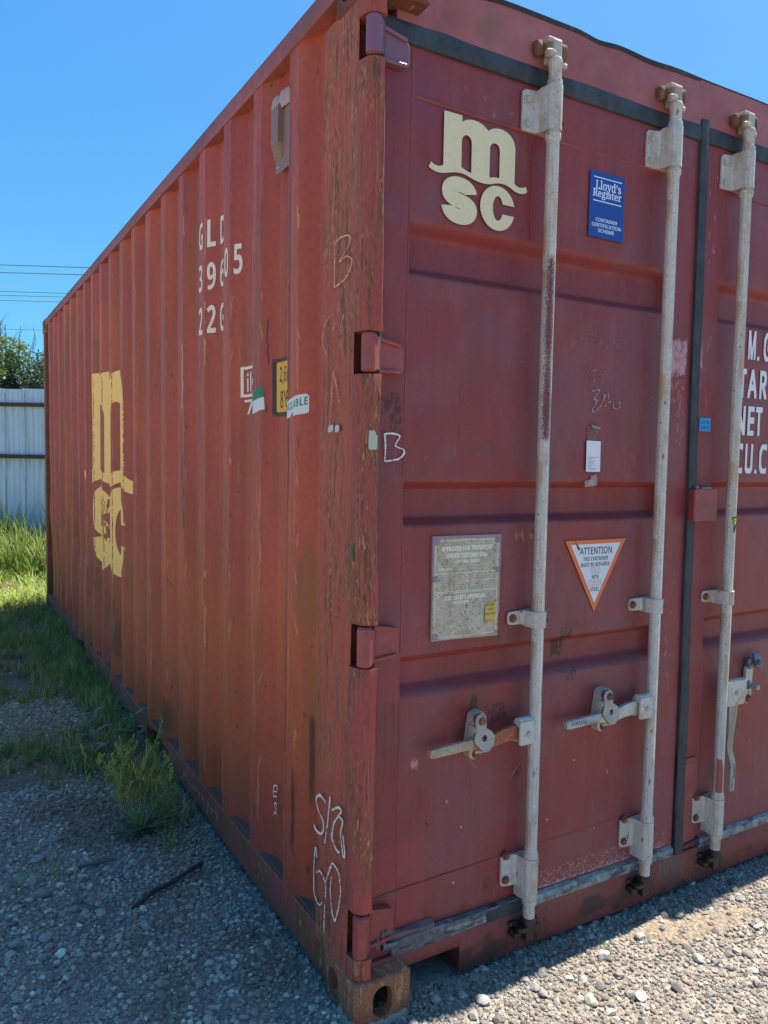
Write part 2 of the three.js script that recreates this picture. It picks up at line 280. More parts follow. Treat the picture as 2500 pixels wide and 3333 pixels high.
{
  const cuts = [[0.116, HINGE[3][0]], [HINGE[3][1], HINGE[2][0]], [HINGE[2][1], HINGE[1][0]], [HINGE[1][1], HINGE[0][0]], [HINGE[0][1], 2.475]];
  const near = P('corner_post', [...cuts.map(([a, b]) => postPiece(fullPost, a, b)), ...HINGE.map(([a, b]) => postPiece(gapPost, a + 0.0005, b - 0.0005))], MPost, 'rust-streaked corner post scraped to bare brown metal');
  P('rubber_strip', prismY([[0.0475, -0.06], [0.048, -0.03], [0.052, -0.024], [0.0575, -0.03], [0.0585, -0.06]], 0.29, 2.40, 60, (y, i) => [0.003 * (noise(y * 4, 3) - 0.5) + 0.006 * sstep(0.74, 0.9, noise(y * 2.3, 8)), 0.012 * (noise(y * 3, 1) - 0.62)]), std({ color: 0x55585f, roughness: 0.7 }), 'grey rubber strip bulging out of the joint', box20);
  P('corner_post', box(WID - 0.11, WID - 0.004, 0.116, 2.475, -0.24, -0.01, 0.02), MR);
  P('corner_post', box(0.003, 0.115, 0.116, 2.475, -5.995, -5.93, 0.004), MR);
  P('corner_post', box(WID - 0.11, WID - 0.004, 0.116, 2.475, -6.045, -5.93, 0.01), MR);
  P('corner_post', prismY([[0.022, -5.995], [0.008, -6.0], [0.003, -6.02], [0.01, -6.046], [0.11, -6.046], [0.11, -5.995]], 0.116, 2.475), MR);
}
// ---- corner castings
function casting(fx, fy, fz) {                                            // flips across the container's middle planes
  const ev = new Evaluator(), b = (g) => { const q = new Brush(g); q.updateMatrixWorld(); return q; };
  ev.attributes = ['position', 'normal', 'uv'];
  const outer = new RoundedBoxGeometry(0.162, 0.118, 0.178, 3, 0.009); outer.translate(0.081, 0.059, -0.089);
  const inner = new THREE.BoxGeometry(0.112, 0.074, 0.128); inner.translate(0.081, 0.059, -0.089);
  const st = (w, h) => { const s = stadium(0, -(h - w) / 2, 0, (h - w) / 2, w / 2); return new THREE.ExtrudeGeometry(s, { depth: 0.06, bevelEnabled: false, curveSegments: 14 }); };
  const f = st(0.056, 0.08); f.translate(0.078, 0.057, -0.04);
  const sd = st(0.056, 0.08); sd.rotateY(Math.PI / 2); sd.translate(-0.02, 0.055, -0.122);
  const top = st(0.06, 0.11); top.rotateX(-Math.PI / 2); top.translate(0.085, -0.02, -0.09);
  let r = ev.evaluate(b(outer), b(inner), SUBTRACTION);
  for (const h of [f, sd, top]) r = ev.evaluate(b(r.geometry), b(h), SUBTRACTION);
  const g = r.geometry; const p = g.attributes.position;
  for (let i = 0; i < p.count; i++) p.setXYZ(i, fx ? WID - p.getX(i) : p.getX(i), fy ? HT - p.getY(i) : p.getY(i), fz ? -L - p.getZ(i) : p.getZ(i));
  let q = g.toNonIndexed ? (g.index ? g.toNonIndexed() : g) : g;
  if ((fx + fy + fz) % 2) { const a = q.attributes.position; for (let i = 0; i < a.count; i += 3) { const t = [a.getX(i), a.getY(i), a.getZ(i)]; a.setXYZ(i, a.getX(i + 1), a.getY(i + 1), a.getZ(i + 1)); a.setXYZ(i + 1, ...t); } }
  q.deleteAttribute('normal'); q.computeVertexNormals();
  const out = boxUV(toCreasedNormals(q, 0.6), fx * 0.3, fy * 0.4 + fz * 0.2);
  return out;
}
const castMat = std({ map: bareTile, bumpMap: rustBump, bumpScale: 0.003, roughness: 0.85 });
P('corner_casting', casting(0, 0, 0), castMat, 'rusty lower corner casting with oval holes, nearest');
P('cement_smear', [boxUV(loft(Array.from({ length: 15 }, (_, i) => { const x = i / 14 * 0.15, h = 0.003 + 0.016 * noise(i * 1.7, 3) + (i < 2 ? 0.008 : 0); return [[x, -0.01, 0.007], [x, h * 0.5, 0.003 + 0.003 * noise(i, 8)], [x, h, 0.0006], [x, -0.01, 0.0006]]; }))), boxUV(loft(Array.from({ length: 11 }, (_, i) => { const z = -i / 10 * 0.12, h = 0.006 + 0.026 * noise(i * 1.4 + 7, 3) * (i < 8); return [[-0.008, -0.01, z], [-0.003, h * 0.5, z], [-0.0006, h, z], [-0.0006, -0.01, z]]; })))], std({ color: 0x877f74, roughness: 1, bumpMap: rustBump, bumpScale: 0.004 }), 'pale cement smeared round the foot of the casting');
for (const f of [[0, 1, 0], [0, 0, 1], [0, 1, 1], [1, 0, 0], [1, 1, 0], [1, 0, 1], [1, 1, 1]]) P('corner_casting', casting(...f), f[1] && !f[0] && !f[2] ? std({ map: rustTile, bumpMap: rustBump, bumpScale: 0.003, roughness: 0.8, color: new THREE.Color(0.55, 0.5, 0.52) }) : castMat);

// ---- rails, header, sill, roof, far walls
const darkPaint = std({ map: paintTile, bumpMap: paintBump, bumpScale: 0.001, roughness: 0.7, color: new THREE.Color(1.1, 1.55, 1.35) });
P('top_rail', (() => { const g = loft(Array.from({ length: 61 }, (_, j) => { const z = lerp(-0.178, -5.88, j / 60), d = 0.005 * (noise(z * 1.7, 4) - 0.5) + 0.002 * (noise(z * 7, 1) - 0.5); return [[0.003 + d, 2.53, z], [0.002 + d, 2.583 + d, z], [0.006 + d, 2.588 + d, z], [0.062, 2.588 + d, z], [0.062, 2.53, z]]; })); return boxUV(g, 0.3, 0.1); })(), darkPaint, 'top side rail');
P('top_rail', box(WID - 0.062, WID - 0.004, 2.53, 2.588, -5.88, -0.178), darkPaint);
const dustMat = std({ color: new THREE.Color(0.13, 0.088, 0.062), roughness: 1, bumpMap: rustBump, bumpScale: 0.003 });
{
  const PK = [[-1.8, -2.16], [-3.92, -4.28]];                             // forklift pockets
  const rail = [];
  const piece = (z0, z1, yb) => rail.push(boxUV(loft(Array.from({ length: 9 }, (_, j) => { const z = lerp(z0, z1, j / 8), d = 0.004 * (noise(z * 3, 8) - 0.5); return [[0.018, yb, z], [0.016, yb + 0.022, z], [0.005 + d, yb + 0.03, z], [0.004 + d, 0.14, z], [0.009 + d, 0.146, z], [0.075, 0.146, z], [0.075, yb, z]].map((p) => yb > 0.05 ? [p[0], Math.max(p[1], yb), p[2]] : p); }))));
  piece(-0.178, PK[0][0], 0.012); piece(PK[0][1], PK[1][0], 0.012); piece(PK[1][1], -5.88, 0.012);
  const strap = PK.map(([a, b]) => box(0.005, 0.07, 0.126, 0.146, b, a, 0.002));
  P('bottom_rail', [...rail, ...strap], std({ map: rustTile, bumpMap: rustBump, bumpScale: 0.0014, roughness: 0.8, color: new THREE.Color(0.86, 0.8, 0.78) }), 'bottom side rail with chalk figures');
  P('bottom_rail', box(WID - 0.075, WID - 0.005, 0.012, 0.146, -5.88, -0.178), MP);
  for (const [a, b] of PK) P('forklift_pocket', [box(0.02, 1.2, 0.116, 0.1255, b, a, 0.001), box(0.006, 1.2, 0.012, 0.1255, a + 0.0005, a + 0.006, 0.001), box(0.006, 1.2, 0.012, 0.1255, b - 0.006, b - 0.0005, 0.001), box(0.02, 1.2, 0.006, 0.0118, b, a, 0.001)], MR);
  // dust lying on the rail in each hollow of the sheet
  const shelves = []; for (let k = 0; k <= RIDGE.length; k++) { const a = k ? RIDGE[k - 1] - 0.01 : -0.245, b = k < RIDGE.length ? RIDGE[k] + FL + 0.01 : -5.86; const pts = []; for (let i = 0; i <= 10; i++) { const t = i / 10; pts.push([lerp(0.011, 0.05, 1), lerp(a, b, t)]); } const inn = []; for (let i = 0; i <= 10; i++) { const t = 1 - i / 10; inn.push([0.014 + 0.006 * noise(t * 3, k), lerp(a, b, t)]); } shelves.push(prismY([...pts, ...inn], 0.1465, 0.151)); }
  const R = rng(4);
  tag(P('dust_ledge', shelves, dustMat, 'dust lying on the ledge below the corrugations'), null, null, null, 'stuff');
}
P('roof_panel', box(0.05, WID - 0.05, 2.565, 2.575, -5.95, -0.1, 0.002), MP);
P('end_wall', box(0.06, WID - 0.06, 0.1, 2.55, -6.03, -6.0, 0.002), MP);
P('side_wall', box(WID - 0.045, WID - 0.02, 0.1, 2.55, -5.93, -0.23, 0.002), MP);
P('floor_frame', box(0.08, WID - 0.08, 0.128, 0.15, -5.95, -0.36, 0.002), MR);
P('end_sill', box(0.12, WID - 0.12, 0.012, 0.14, -6.04, -5.98, 0.004), MR);
P('end_header', box(0.12, WID - 0.12, 2.5, 2.588, -6.04, -5.98, 0.004), MR);
const headDent = (x) => 0.012 * Math.exp(-Math.pow((x - 0.3) / 0.07, 2)) + 0.008 * Math.exp(-Math.pow((x - 0.75) / 0.05, 2)) + 0.006 * Math.exp(-Math.pow((x - 0.95) / 0.08, 2));
P('door_header', prismX([[2.446, -0.056], [2.449, -0.051], [2.50, -0.05], [2.55, -0.05], [2.574, -0.0505], [2.5838, -0.0508], [2.5842, -0.053], [2.5842, -0.13], [2.446, -0.13]], 0.10, WID - 0.12, 90,
  (x, i, y, z) => [-(y > 2.57 ? 1 : y > 2.54 ? 0.5 : 0) * headDent(x) + (y > 2.57 ? 0.004 * (noise(x * 6, 2) - 0.5) : 0), 0.006 * (noise(x * 4, y * 6) - 0.5) - 0.012 * Math.exp(-Math.pow((x - 0.24) / 0.05, 2) - Math.pow((y - 2.49) / 0.04, 2))]), std({ map: paintTile, color: new THREE.Color(1.12, 1.85, 2.1), bumpMap: paintBump, bumpScale: 0.0012, roughness: 0.6 }), 'header beam over the doors with a knocked upper edge');
{
  P('header_edge', prismX([[2.5758, -0.0502], [2.576, -0.0492], [2.589, -0.0495], [2.5895, -0.052], [2.5895, -0.1], [2.5758, -0.1]], 0.17, WID - 0.18, 90, (x, i, y) => [-headDent(x) + 0.003 * (noise(x * 7, 2) - 0.5), 0.006 * (noise(x * 4, 15) - 0.5)]), std({ color: new THREE.Color(0.035, 0.028, 0.026), roughness: 0.95, bumpMap: rustBump, bumpScale: 0.003 }), 'blackened upper edge of the header');
  const sillProf = (yb) => [[yb, -0.05], [yb + 0.006, -0.0465], [0.122, -0.046], [0.129, -0.05], [0.131, -0.058], [0.131, -0.2], [yb, -0.2]];
  const sillTex = colourTex(2048, 128, (u, v, o) => { const x = u * WID, a = fbm(x * 6, v * 2, 5), b = fbm(x * 40, v * 5, 4), g = noise(x * 300, v * 24), k = 1 + (a - 0.5) * 0.25 + (b - 0.5) * 0.2 + (g - 0.5) * 0.12, d = sstep(0.5, 0.68, fbm(x * 12 + 5, v * 2.2, 5) + 0.22 * (0.4 - v)), r = sstep(0.56, 0.7, b * 0.7 + a * 0.35); o[0] = lerp(lerp(136 * k, 120, r), 62, d * 0.75); o[1] = lerp(lerp(60 * k, 72, r), 44, d * 0.75); o[2] = lerp(lerp(54 * k, 46, r), 37, d * 0.75); }, (c, w, h) => {
    const R = rng(52), X = (x) => x / WID * w; for (const q of [0.562, 1.031, 1.37]) for (let i = 0; i < 420; i++) { c.fillStyle = rgba(50 + R() * 24, 44 + R() * 18, 42 + R() * 14, 0.4); c.fillRect(X(q + (R() + R() + R() - 1.5) * 0.09), h * (0.1 + R() * 0.9), 2 + R() * 5, 2 + R() * 9); }
    for (let i = 0; i < 260; i++) { const q = 1.13 + R() * 0.12; c.fillStyle = rgba(76 + R() * 60, 62 + R() * 40, 54 + R() * 30, 0.3); c.fillRect(X(q), R() * h * 0.5, 2 + R() * 3, 14 + R() * 50); }
    for (let i = 0; i < 200; i++) { c.fillStyle = rgba(150, 84, 44, 0.5); c.fillRect(X(0.62 + R() * 0.2), h * (0.02 + R() * 0.12), 2 + R() * 5, 2 + R() * 4); } chips(c, R, 260, w, h, () => [84, 52, 42], 0.8, 3, 1.4); chips(c, R, 50, w, h, () => [200, 160, 140], 0.6, 1.8, 1.4); }, [1 / WID, 1 / 0.14]);
  const sillM = std({ map: sillTex, bumpMap: paintBump, bumpScale: 0.0015, roughness: 0.68 });
  const own = (g, x0) => { const p = g.attributes.position, uv = g.attributes.uv; for (let i = 0; i < p.count; i++) uv.setXY(i, p.getX(i), p.getY(i)); return g; };
  P('door_sill', [prismX(sillProf(0.012), 0.346, WID - 0.346, 60, (x, i, y) => [y < 0.05 ? 0.003 * (noise(x * 5, 3) - 0.5) : 0, 0.003 * (noise(x * 5, y * 9) - 0.5)]), prismX(sillProf(0.088), 0.07, 0.3455, 8), prismX(sillProf(0.088), WID - 0.3455, WID - 0.09, 8)].map((g) => own(g)), sillM, 'door sill beam with a forklift notch at its end');
  P('sill_end_plate', box(0.3462, 0.352, 0.013, 0.126, -0.62, -0.0475, 0.001), MR); P('sill_end_plate', box(WID - 0.352, WID - 0.3462, 0.013, 0.126, -0.62, -0.0475, 0.001), MR);
}

// ---------------------------------------------------------------- doors
const REC = [[2.003, 1.965, 1.893, 1.862], [1.36, 1.334, 1.268, 1.24], [0.913, 0.885, 0.835, 0.797]];
const recess = (y) => { let r = 0; for (const [a, b, c, d] of REC) r = Math.max(r, Math.min(sstep(a, b, y), sstep(d, c, y))); return r; };
function doorTex(w, h, x0, x1, seed, draw) {
  return colourTex(w, h, (u, v, o) => {
    const x = lerp(x0, x1, u), y = v * 2.5, a = fbm(x * 5 + seed, y * 4, 5), g = noise(x * 420, y * 420), b = fbm(x * 28, y * 10 + seed, 4), s = fbm(x * 70, y * 2.2 + seed, 3);
    const chalk = sstep(0.42, 0.68, a * 0.75 + 0.3 * fbm(x * 14 + 30, y * 14, 3)) * (recess(y) > 0.5 ? 0.3 : 1);
    const k = 1 + (b - 0.5) * 0.13 + (g - 0.5) * 0.08 + (s - 0.5) * 0.06, fleck = sstep(0.78, 0.86, noise(x * 300 + 9, y * 300)) * 0.16;
    o[0] = lerp(lerp(131, 125, chalk) * k, 160, fleck); o[1] = lerp(lerp(55, 67, chalk) * k, 92, fleck); o[2] = lerp(lerp(54, 69, chalk) * k, 88, fleck);
  }, (c, w2, h2) => draw(c, rng(seed * 7 + 1), (x) => (x - x0) / (x1 - x0) * w2, (y) => (1 - y / 2.5) * h2, w2, h2));
}
const spray = (c, R, X, Y, x, y, rx, ry, n, col, a) => { for (let i = 0; i < n; i++) { const t = R() * 6.283, r = Math.pow(R(), 0.75) * (0.7 + 0.5 * R()), s = 0.7 + R() * 2.2; c.fillStyle = rgba(...col, a * (0.4 + R() * 0.6)); c.fillRect(X(x + Math.cos(t) * rx * r), Y(y + Math.sin(t) * ry * r), s, s * (0.6 + R())); } };
const stain = (c, R, X, Y, x, y, rx, ry, col, n = 26, a = 0.7) => { for (let i = 0; i < n; i++) { c.fillStyle = rgba(...col, a * (0.3 + 0.7 * R())); c.beginPath(); const m = 6, px = X(x + (R() - 0.5) * rx), py = Y(y + (R() - 0.5) * ry), s = n < 6 ? 0.8 + R() * 2.2 : 1 + R() * 7; for (let k = 0; k < m; k++) { const t = k / m * 6.283, r = s * (0.4 + R()); c.lineTo(px + Math.cos(t) * r, py + Math.sin(t) * r * 1.5); } c.fill(); } };
const leftTex = doorTex(1024, 2048, 0.05, 1.22, 3, (c, R, X, Y, w, h) => {
  chips(c, R, 260, w, h, () => [98, 46, 42], 0.6, 2.4, 1.4); chips(c, R, 60, w, h, () => [206, 150, 140], 0.6, 1.8, 1.6);
  for (let i = 0; i < 340; i++) { const x = R() * w, y = R() * h, l = 6 + R() * R() * 120; scratch(c, R, x, y, x + (R() - 0.5) * 7, y + l, 0.7 + R() * 0.7, R() < 0.55 ? rgba(92, 36, 40, 0.42) : rgba(186, 116, 112, 0.3)); }
  for (const [x, y, l] of [[0.5, 2.28, 0.3], [0.5, 0.95, 0.12], [0.97, 2.26, 0.3], [0.5, 0.21, 0.06], [0.37, 0.6, 0.16], [0.84, 0.6, 0.12], [0.96, 0.95, 0.1], [0.25, 0.93, 0.05], [0.44, 0.93, 0.06]]) for (let i = 0; i < 16; i++) { const q = x + (R() - 0.5) * 0.05; scratch(c, R, X(q), Y(y), X(q + (R() - 0.5) * 0.006), Y(y - l * R()), 0.8 + R() * 2, rgba(108, 56, 34, 0.42)); }
  // fresh plum-coloured touch-up sprayed round the hinges
  for (const [y, n] of [[2.36, 5200], [1.65, 1600], [0.96, 3400], [0.22, 2600]]) spray(c, R, X, Y, 0.11, y - 0.02, 0.12, 0.16, n, [112, 58, 74], 0.6);
  spray(c, R, X, Y, 0.19, 2.3, 0.06, 0.08, 1600, [110, 60, 88], 0.5);
  stain(c, R, X, Y, 0.11, 1.555, 0.05, 0.04, [78, 42, 42], 22); stain(c, R, X, Y, 0.122, 1.515, 0.03, 0.08, [74, 40, 38], 30); stain(c, R, X, Y, 0.085, 1.52, 0.02, 0.1, [84, 44, 42], 10);
  stain(c, R, X, Y, 0.395, 1.443, 0.085, 0.022, [112, 60, 62], 90, 0.35);
  scratch(c, R, X(0.31), Y(1.6), X(0.312), Y(1.47), 1.3, rgba(70, 32, 36, 0.8));
  stain(c, R, X, Y, 0.60, 1.372, 0.012, 0.014, [60, 44, 40], 5); stain(c, R, X, Y, 0.59, 1.215, 0.04, 0.016, [52, 42, 36], 22); stain(c, R, X, Y, 0.54, 1.208, 0.06, 0.012, [170, 120, 100], 14, 0.5);
  stain(c, R, X, Y, 0.50, 0.928, 0.16, 0.018, [104, 62, 44], 40, 0.5);
  stain(c, R, X, Y, 0.705, 0.885, 0.04, 0.075, [58, 40, 30], 90); stain(c, R, X, Y, 0.74, 0.94, 0.07, 0.02, [96, 62, 46], 30, 0.6); stain(c, R, X, Y, 0.72, 0.79, 0.06, 0.04, [62, 44, 52], 12);
  stain(c, R, X, Y, 0.40, 0.775, 0.07, 0.035, [112, 68, 42], 40, 0.5); stain(c, R, X, Y, 0.385, 0.755, 0.02, 0.03, [58, 36, 30], 26); stain(c, R, X, Y, 0.46, 0.722, 0.08, 0.05, [70, 40, 42], 46, 0.6); stain(c, R, X, Y, 0.33, 0.69, 0.03, 0.05, [92, 50, 38], 18, 0.6);
  stain(c, R, X, Y, 0.545, 0.545, 0.02, 0.025, [60, 36, 34], 8); scratch(c, R, X(0.52), Y(0.528), X(0.55), Y(0.56), 1.6, rgba(206, 150, 142, 0.7));
  scratch(c, R, X(0.235), Y(0.46), X(0.243), Y(0.448), 2.2, rgba(44, 26, 26, 0.9)); scratch(c, R, X(0.37), Y(0.61), X(0.395), Y(0.575), 1.4, rgba(206, 150, 130, 0.6)); stain(c, R, X, Y, 0.2, 0.628, 0.02, 0.02, [200, 150, 140], 8, 0.7);
  // paint runs
  for (let i = 0; i < 7; i++) { const x = 0.07 + R() * 0.1, y = 0.86 - R() * 0.1; scratch(c, R, X(x), Y(y), X(x), Y(y - 0.1 - R() * 0.22), 1.3, rgba(96, 36, 44, 0.55)); }
  c.fillStyle = rgba(160, 62, 66, 0.4); c.fillRect(X(0.07), Y(1.01), X(0.23) - X(0.07), Y(0.80) - Y(1.01)); c.fillRect(X(0.06), Y(0.42), X(0.235) - X(0.06), Y(0.13) - Y(0.42));
  for (let i = 0; i < 12; i++) { const x = 0.08 + R() * 0.13, y = R() < 0.5 ? 0.98 : 0.32; c.strokeStyle = rgba(118, 40, 48, 0.4); c.lineWidth = 1.2; c.beginPath(); c.moveTo(X(x), Y(y)); for (let k = 0; k < 5; k++) c.lineTo(X(x + (R() - 0.4) * 0.05), Y(y + (R() - 0.5) * 0.05)); c.stroke(); }
  for (const [x, y] of [[0.37, 2.337], [0.31, 2.346], [0.40, 2.30], [0.46, 2.32], [0.98, 2.33], [0.21, 1.42]]) stain(c, R, X, Y, x, y, 0.008, 0.01, [170, 110, 112], 5, 0.5);
  // flaking grey patch beside the centre joint, pale wear above the sill
  stain(c, R, X, Y, 1.142, 1.742, 0.066, 0.1, [186, 140, 146], 320, 0.55); stain(c, R, X, Y, 1.142, 1.65, 0.06, 0.1, [180, 124, 126], 24, 0.6); stain(c, R, X, Y, 1.16, 1.56, 0.03, 0.18, [186, 128, 128], 26, 0.5);
  stain(c, R, X, Y, 1.15, 0.8, 0.03, 0.5, [182, 116, 116], 12, 0.5); scratch(c, R, X(1.12), Y(1.505), X(1.165), Y(1.485), 2, rgba(100, 60, 58, 0.7));
  for (let i = 0; i < 900; i++) { const x = 0.62 + R() * 0.55, y = 0.172 + Math.pow(R(), 2.2) * 0.05; c.fillStyle = rgba(196, 172, 176, 0.35); c.fillRect(X(x), Y(y), 2 + R() * 5, 1 + R() * 3); }
  stain(c, R, X, Y, 0.45, 0.205, 0.03, 0.04, [104, 52, 38], 20, 0.6); stain(c, R, X, Y, 0.37, 0.182, 0.05, 0.03, [104, 58, 46], 26, 0.5); stain(c, R, X, Y, 0.44, 0.23, 0.012, 0.04, [90, 46, 38], 10, 0.7);
  for (const [x, y] of [[0.76, 0.53], [0.66, 0.37], [0.9, 0.47], [0.85, 0.3], [0.3, 0.5], [0.35, 0.42], [0.33, 0.27]]) stain(c, R, X, Y, x, y, 0.004, 0.008, [222, 180, 170], 3, 0.8);
  for (const [x0, x1, y] of [[0.57, 0.59, 1.24], [0.66, 0.7, 1.25], [0.64, 0.66, 1.27]]) stain(c, R, X, Y, (x0 + x1) / 2, y, x1 - x0, 0.03, [104, 58, 60], 16, 0.4);
  stain(c, R, X, Y, 0.945, 1.395, 0.05, 0.09, [150, 96, 96], 40, 0.35); stain(c, R, X, Y, 0.605, 1.37, 0.012, 0.16, [100, 64, 70], 40, 0.35);
});
const rightTex = doorTex(512, 1024, 1.22, 1.72, 8, (c, R, X, Y, w, h) => {
  chips(c, R, 160, w, h, () => [98, 46, 42], 0.5, 2, 1.5); chips(c, R, 40, w, h, () => [214, 160, 150], 0.5, 1.6, 1.8);
  for (let i = 0; i < 26; i++) { const x = 1.24 + R() * 0.06, y = 1.3 + R() * 1.1; stain(c, R, X, Y, x, y, 0.003, 0.03, R() < 0.5 ? [206, 150, 140] : [96, 46, 44], 4, 0.6); }
  stain(c, R, X, Y, 1.27, 1.45, 0.09, 0.05, [120, 66, 70], 60, 0.35); stain(c, R, X, Y, 1.25, 0.84, 0.02, 0.03, [62, 40, 36], 12);
  stain(c, R, X, Y, 1.43, 0.95, 0.06, 0.07, [120, 74, 52], 60, 0.4); stain(c, R, X, Y, 1.5, 0.33, 0.07, 0.13, [112, 74, 56], 60, 0.3); stain(c, R, X, Y, 1.51, 0.55, 0.08, 0.12, [92, 44, 44], 18, 0.6);
  stain(c, R, X, Y, 1.25, 1.75, 0.01, 0.06, [208, 152, 140], 10, 0.7);
});
function doorGeo(x0, x1, r0, r1, u0, u1) {
  const xs = [x0, lerp(x0, r0, 0.5), r0 - 0.002, r0 + 0.001, r0 + 0.005, r0 + 0.009]; for (let i = 1; i < 24; i++) xs.push(lerp(r0 + 0.009, r1 - 0.009, i / 24)); xs.push(r1 - 0.009, r1 - 0.005, r1 - 0.001, r1 + 0.002, lerp(r1, x1, 0.5), x1);
  const ys = new Set(); for (let i = 0; i <= 50; i++) ys.add(lerp(0.133, 2.452, i / 50)); for (const [a, b, c, d] of REC) for (const [p, q] of [[a, b], [c, d]]) for (let i = -1; i <= 9; i++) ys.add(lerp(p, q, i / 8));
  const Y = [...ys].sort((a, b) => a - b), pos = [], uv = [], idx = [], n = xs.length;
  for (const y of Y) for (const x of xs) {
    const e = Math.min(sstep(r0, r0 + 0.006, x), sstep(r1, r1 - 0.006, x)), belly = e * 0.006 * (noise(x * 2.4 + 3, y * 2.2) - 0.5) + e * 0.0016 * (noise(x * 9, y * 9) - 0.5);
    pos.push(x, y, DZ - 0.036 * recess(y) * e - 0.001 * e + belly); uv.push((x - u0) / (u1 - u0), y / 2.5);
  }
  for (let j = 0; j + 1 < Y.length; j++) for (let i = 0; i + 1 < n; i++) { const a = j * n + i; idx.push(a, a + 1, a + n, a + 1, a + n + 1, a + n); }
  const g = new THREE.BufferGeometry(); g.setAttribute('position', new THREE.Float32BufferAttribute(pos, 3)); g.setAttribute('uv', new THREE.Float32BufferAttribute(uv, 2)); g.setIndex(idx); g.computeVertexNormals(); return g;
}
const paintGrain = greyTex(512, 512, (u, v) => 0.5 + 0.5 * (fbm(u * 64, v * 64, 3, 64) - 0.5), [4, 8]);
const door = P('door', doorGeo(0.058, 1.205, 0.147, 1.085, 0.05, 1.22), new THREE.MeshPhysicalMaterial({ side: THREE.DoubleSide, map: leftTex, bumpMap: paintGrain, bumpScale: 0.0006, roughness: 0.46, specularIntensity: 0.75 }), 'left door panel with horizontal pressed recesses');
const door2 = P('door', doorGeo(1.218, WID - 0.058, 1.317, 2.29, 1.22, 1.72), new THREE.MeshPhysicalMaterial({ side: THREE.DoubleSide, map: rightTex, bumpMap: paintGrain, bumpScale: 0.0006, roughness: 0.46, specularIntensity: 0.75 }), 'right door panel, partly out of frame');
const D1 = (n, g, m, l) => part(n, g, m, door, l), D2 = (n, g, m, l) => part(n, g, m, door2, l);
D1('backing', box(0.062, 1.2, 0.14, 2.44, -0.13, -0.11, 0.002), MR); D2('backing', box(1.225, WID - 0.062, 0.14, 2.44, -0.13, -0.11, 0.002), MR);
// weld seams
function bead(pts, r, seed, m = 4) { const c = new THREE.CatmullRomCurve3(pts.map(([x, y]) => new THREE.Vector3(x, y, DZ)), false, 'catmullrom', 0.05), n = Math.ceil(c.getLength() / 0.012), rows = []; for (let i = 0; i <= n; i++) { const p = c.getPointAt(i / n), t = c.getTangentAt(i / n), k = r * (0.75 + 0.6 * noise(i * 0.45, seed)); rows.push(Array.from({ length: 6 }, (_, q) => { const a = q / 6 * 6.283; return [p.x - t.y * Math.cos(a) * k, p.y + t.x * Math.cos(a) * k, p.z + Math.sin(a) * k * 0.75]; })); } return boxUV(loft(rows)); }
D1('weld_seam', [bead([[0.152, 2.29], [0.3, 2.2855], [0.51, 2.283], [0.8, 2.281], [1.08, 2.28]], 0.0034, 3), bead([[0.151, 2.43], [0.151, 2.29], [0.148, 2.1], [0.146, 1.7], [0.1455, 1.37]], 0.0024, 5), bead([[0.145, 1.235], [0.1455, 0.92]], 0.0016, 8), bead([[0.1455, 0.79], [0.146, 0.5], [0.147, 0.15]], 0.002, 9), bead([[0.16, 2.432], [0.4, 2.43]], 0.002, 12)], MP);
D1('weld_seam', bead([[0.06, 0.292], [0.1, 0.2935], [0.15, 0.297]], 0.0045, 6), std({ color: new THREE.Color(0.16, 0.07, 0.035), roughness: 0.9 }), 'rusty brown weld seam near the bottom hinge');
D1('weld_seam', bead([[0.15, 0.296], [0.3, 0.3], [0.6, 0.307], [0.9, 0.311], [1.08, 0.312]], 0.0022, 2), MP);
D1('weld_seam', bead([[0.535, 2.43], [0.533, 2.29], [0.531, 2.1], [0.53, 2.01]], 0.0013, 7), MP);
D2('weld_seam', bead([[1.33, 2.276], [1.7, 2.275], [2.28, 2.275]], 0.002, 22), MP);

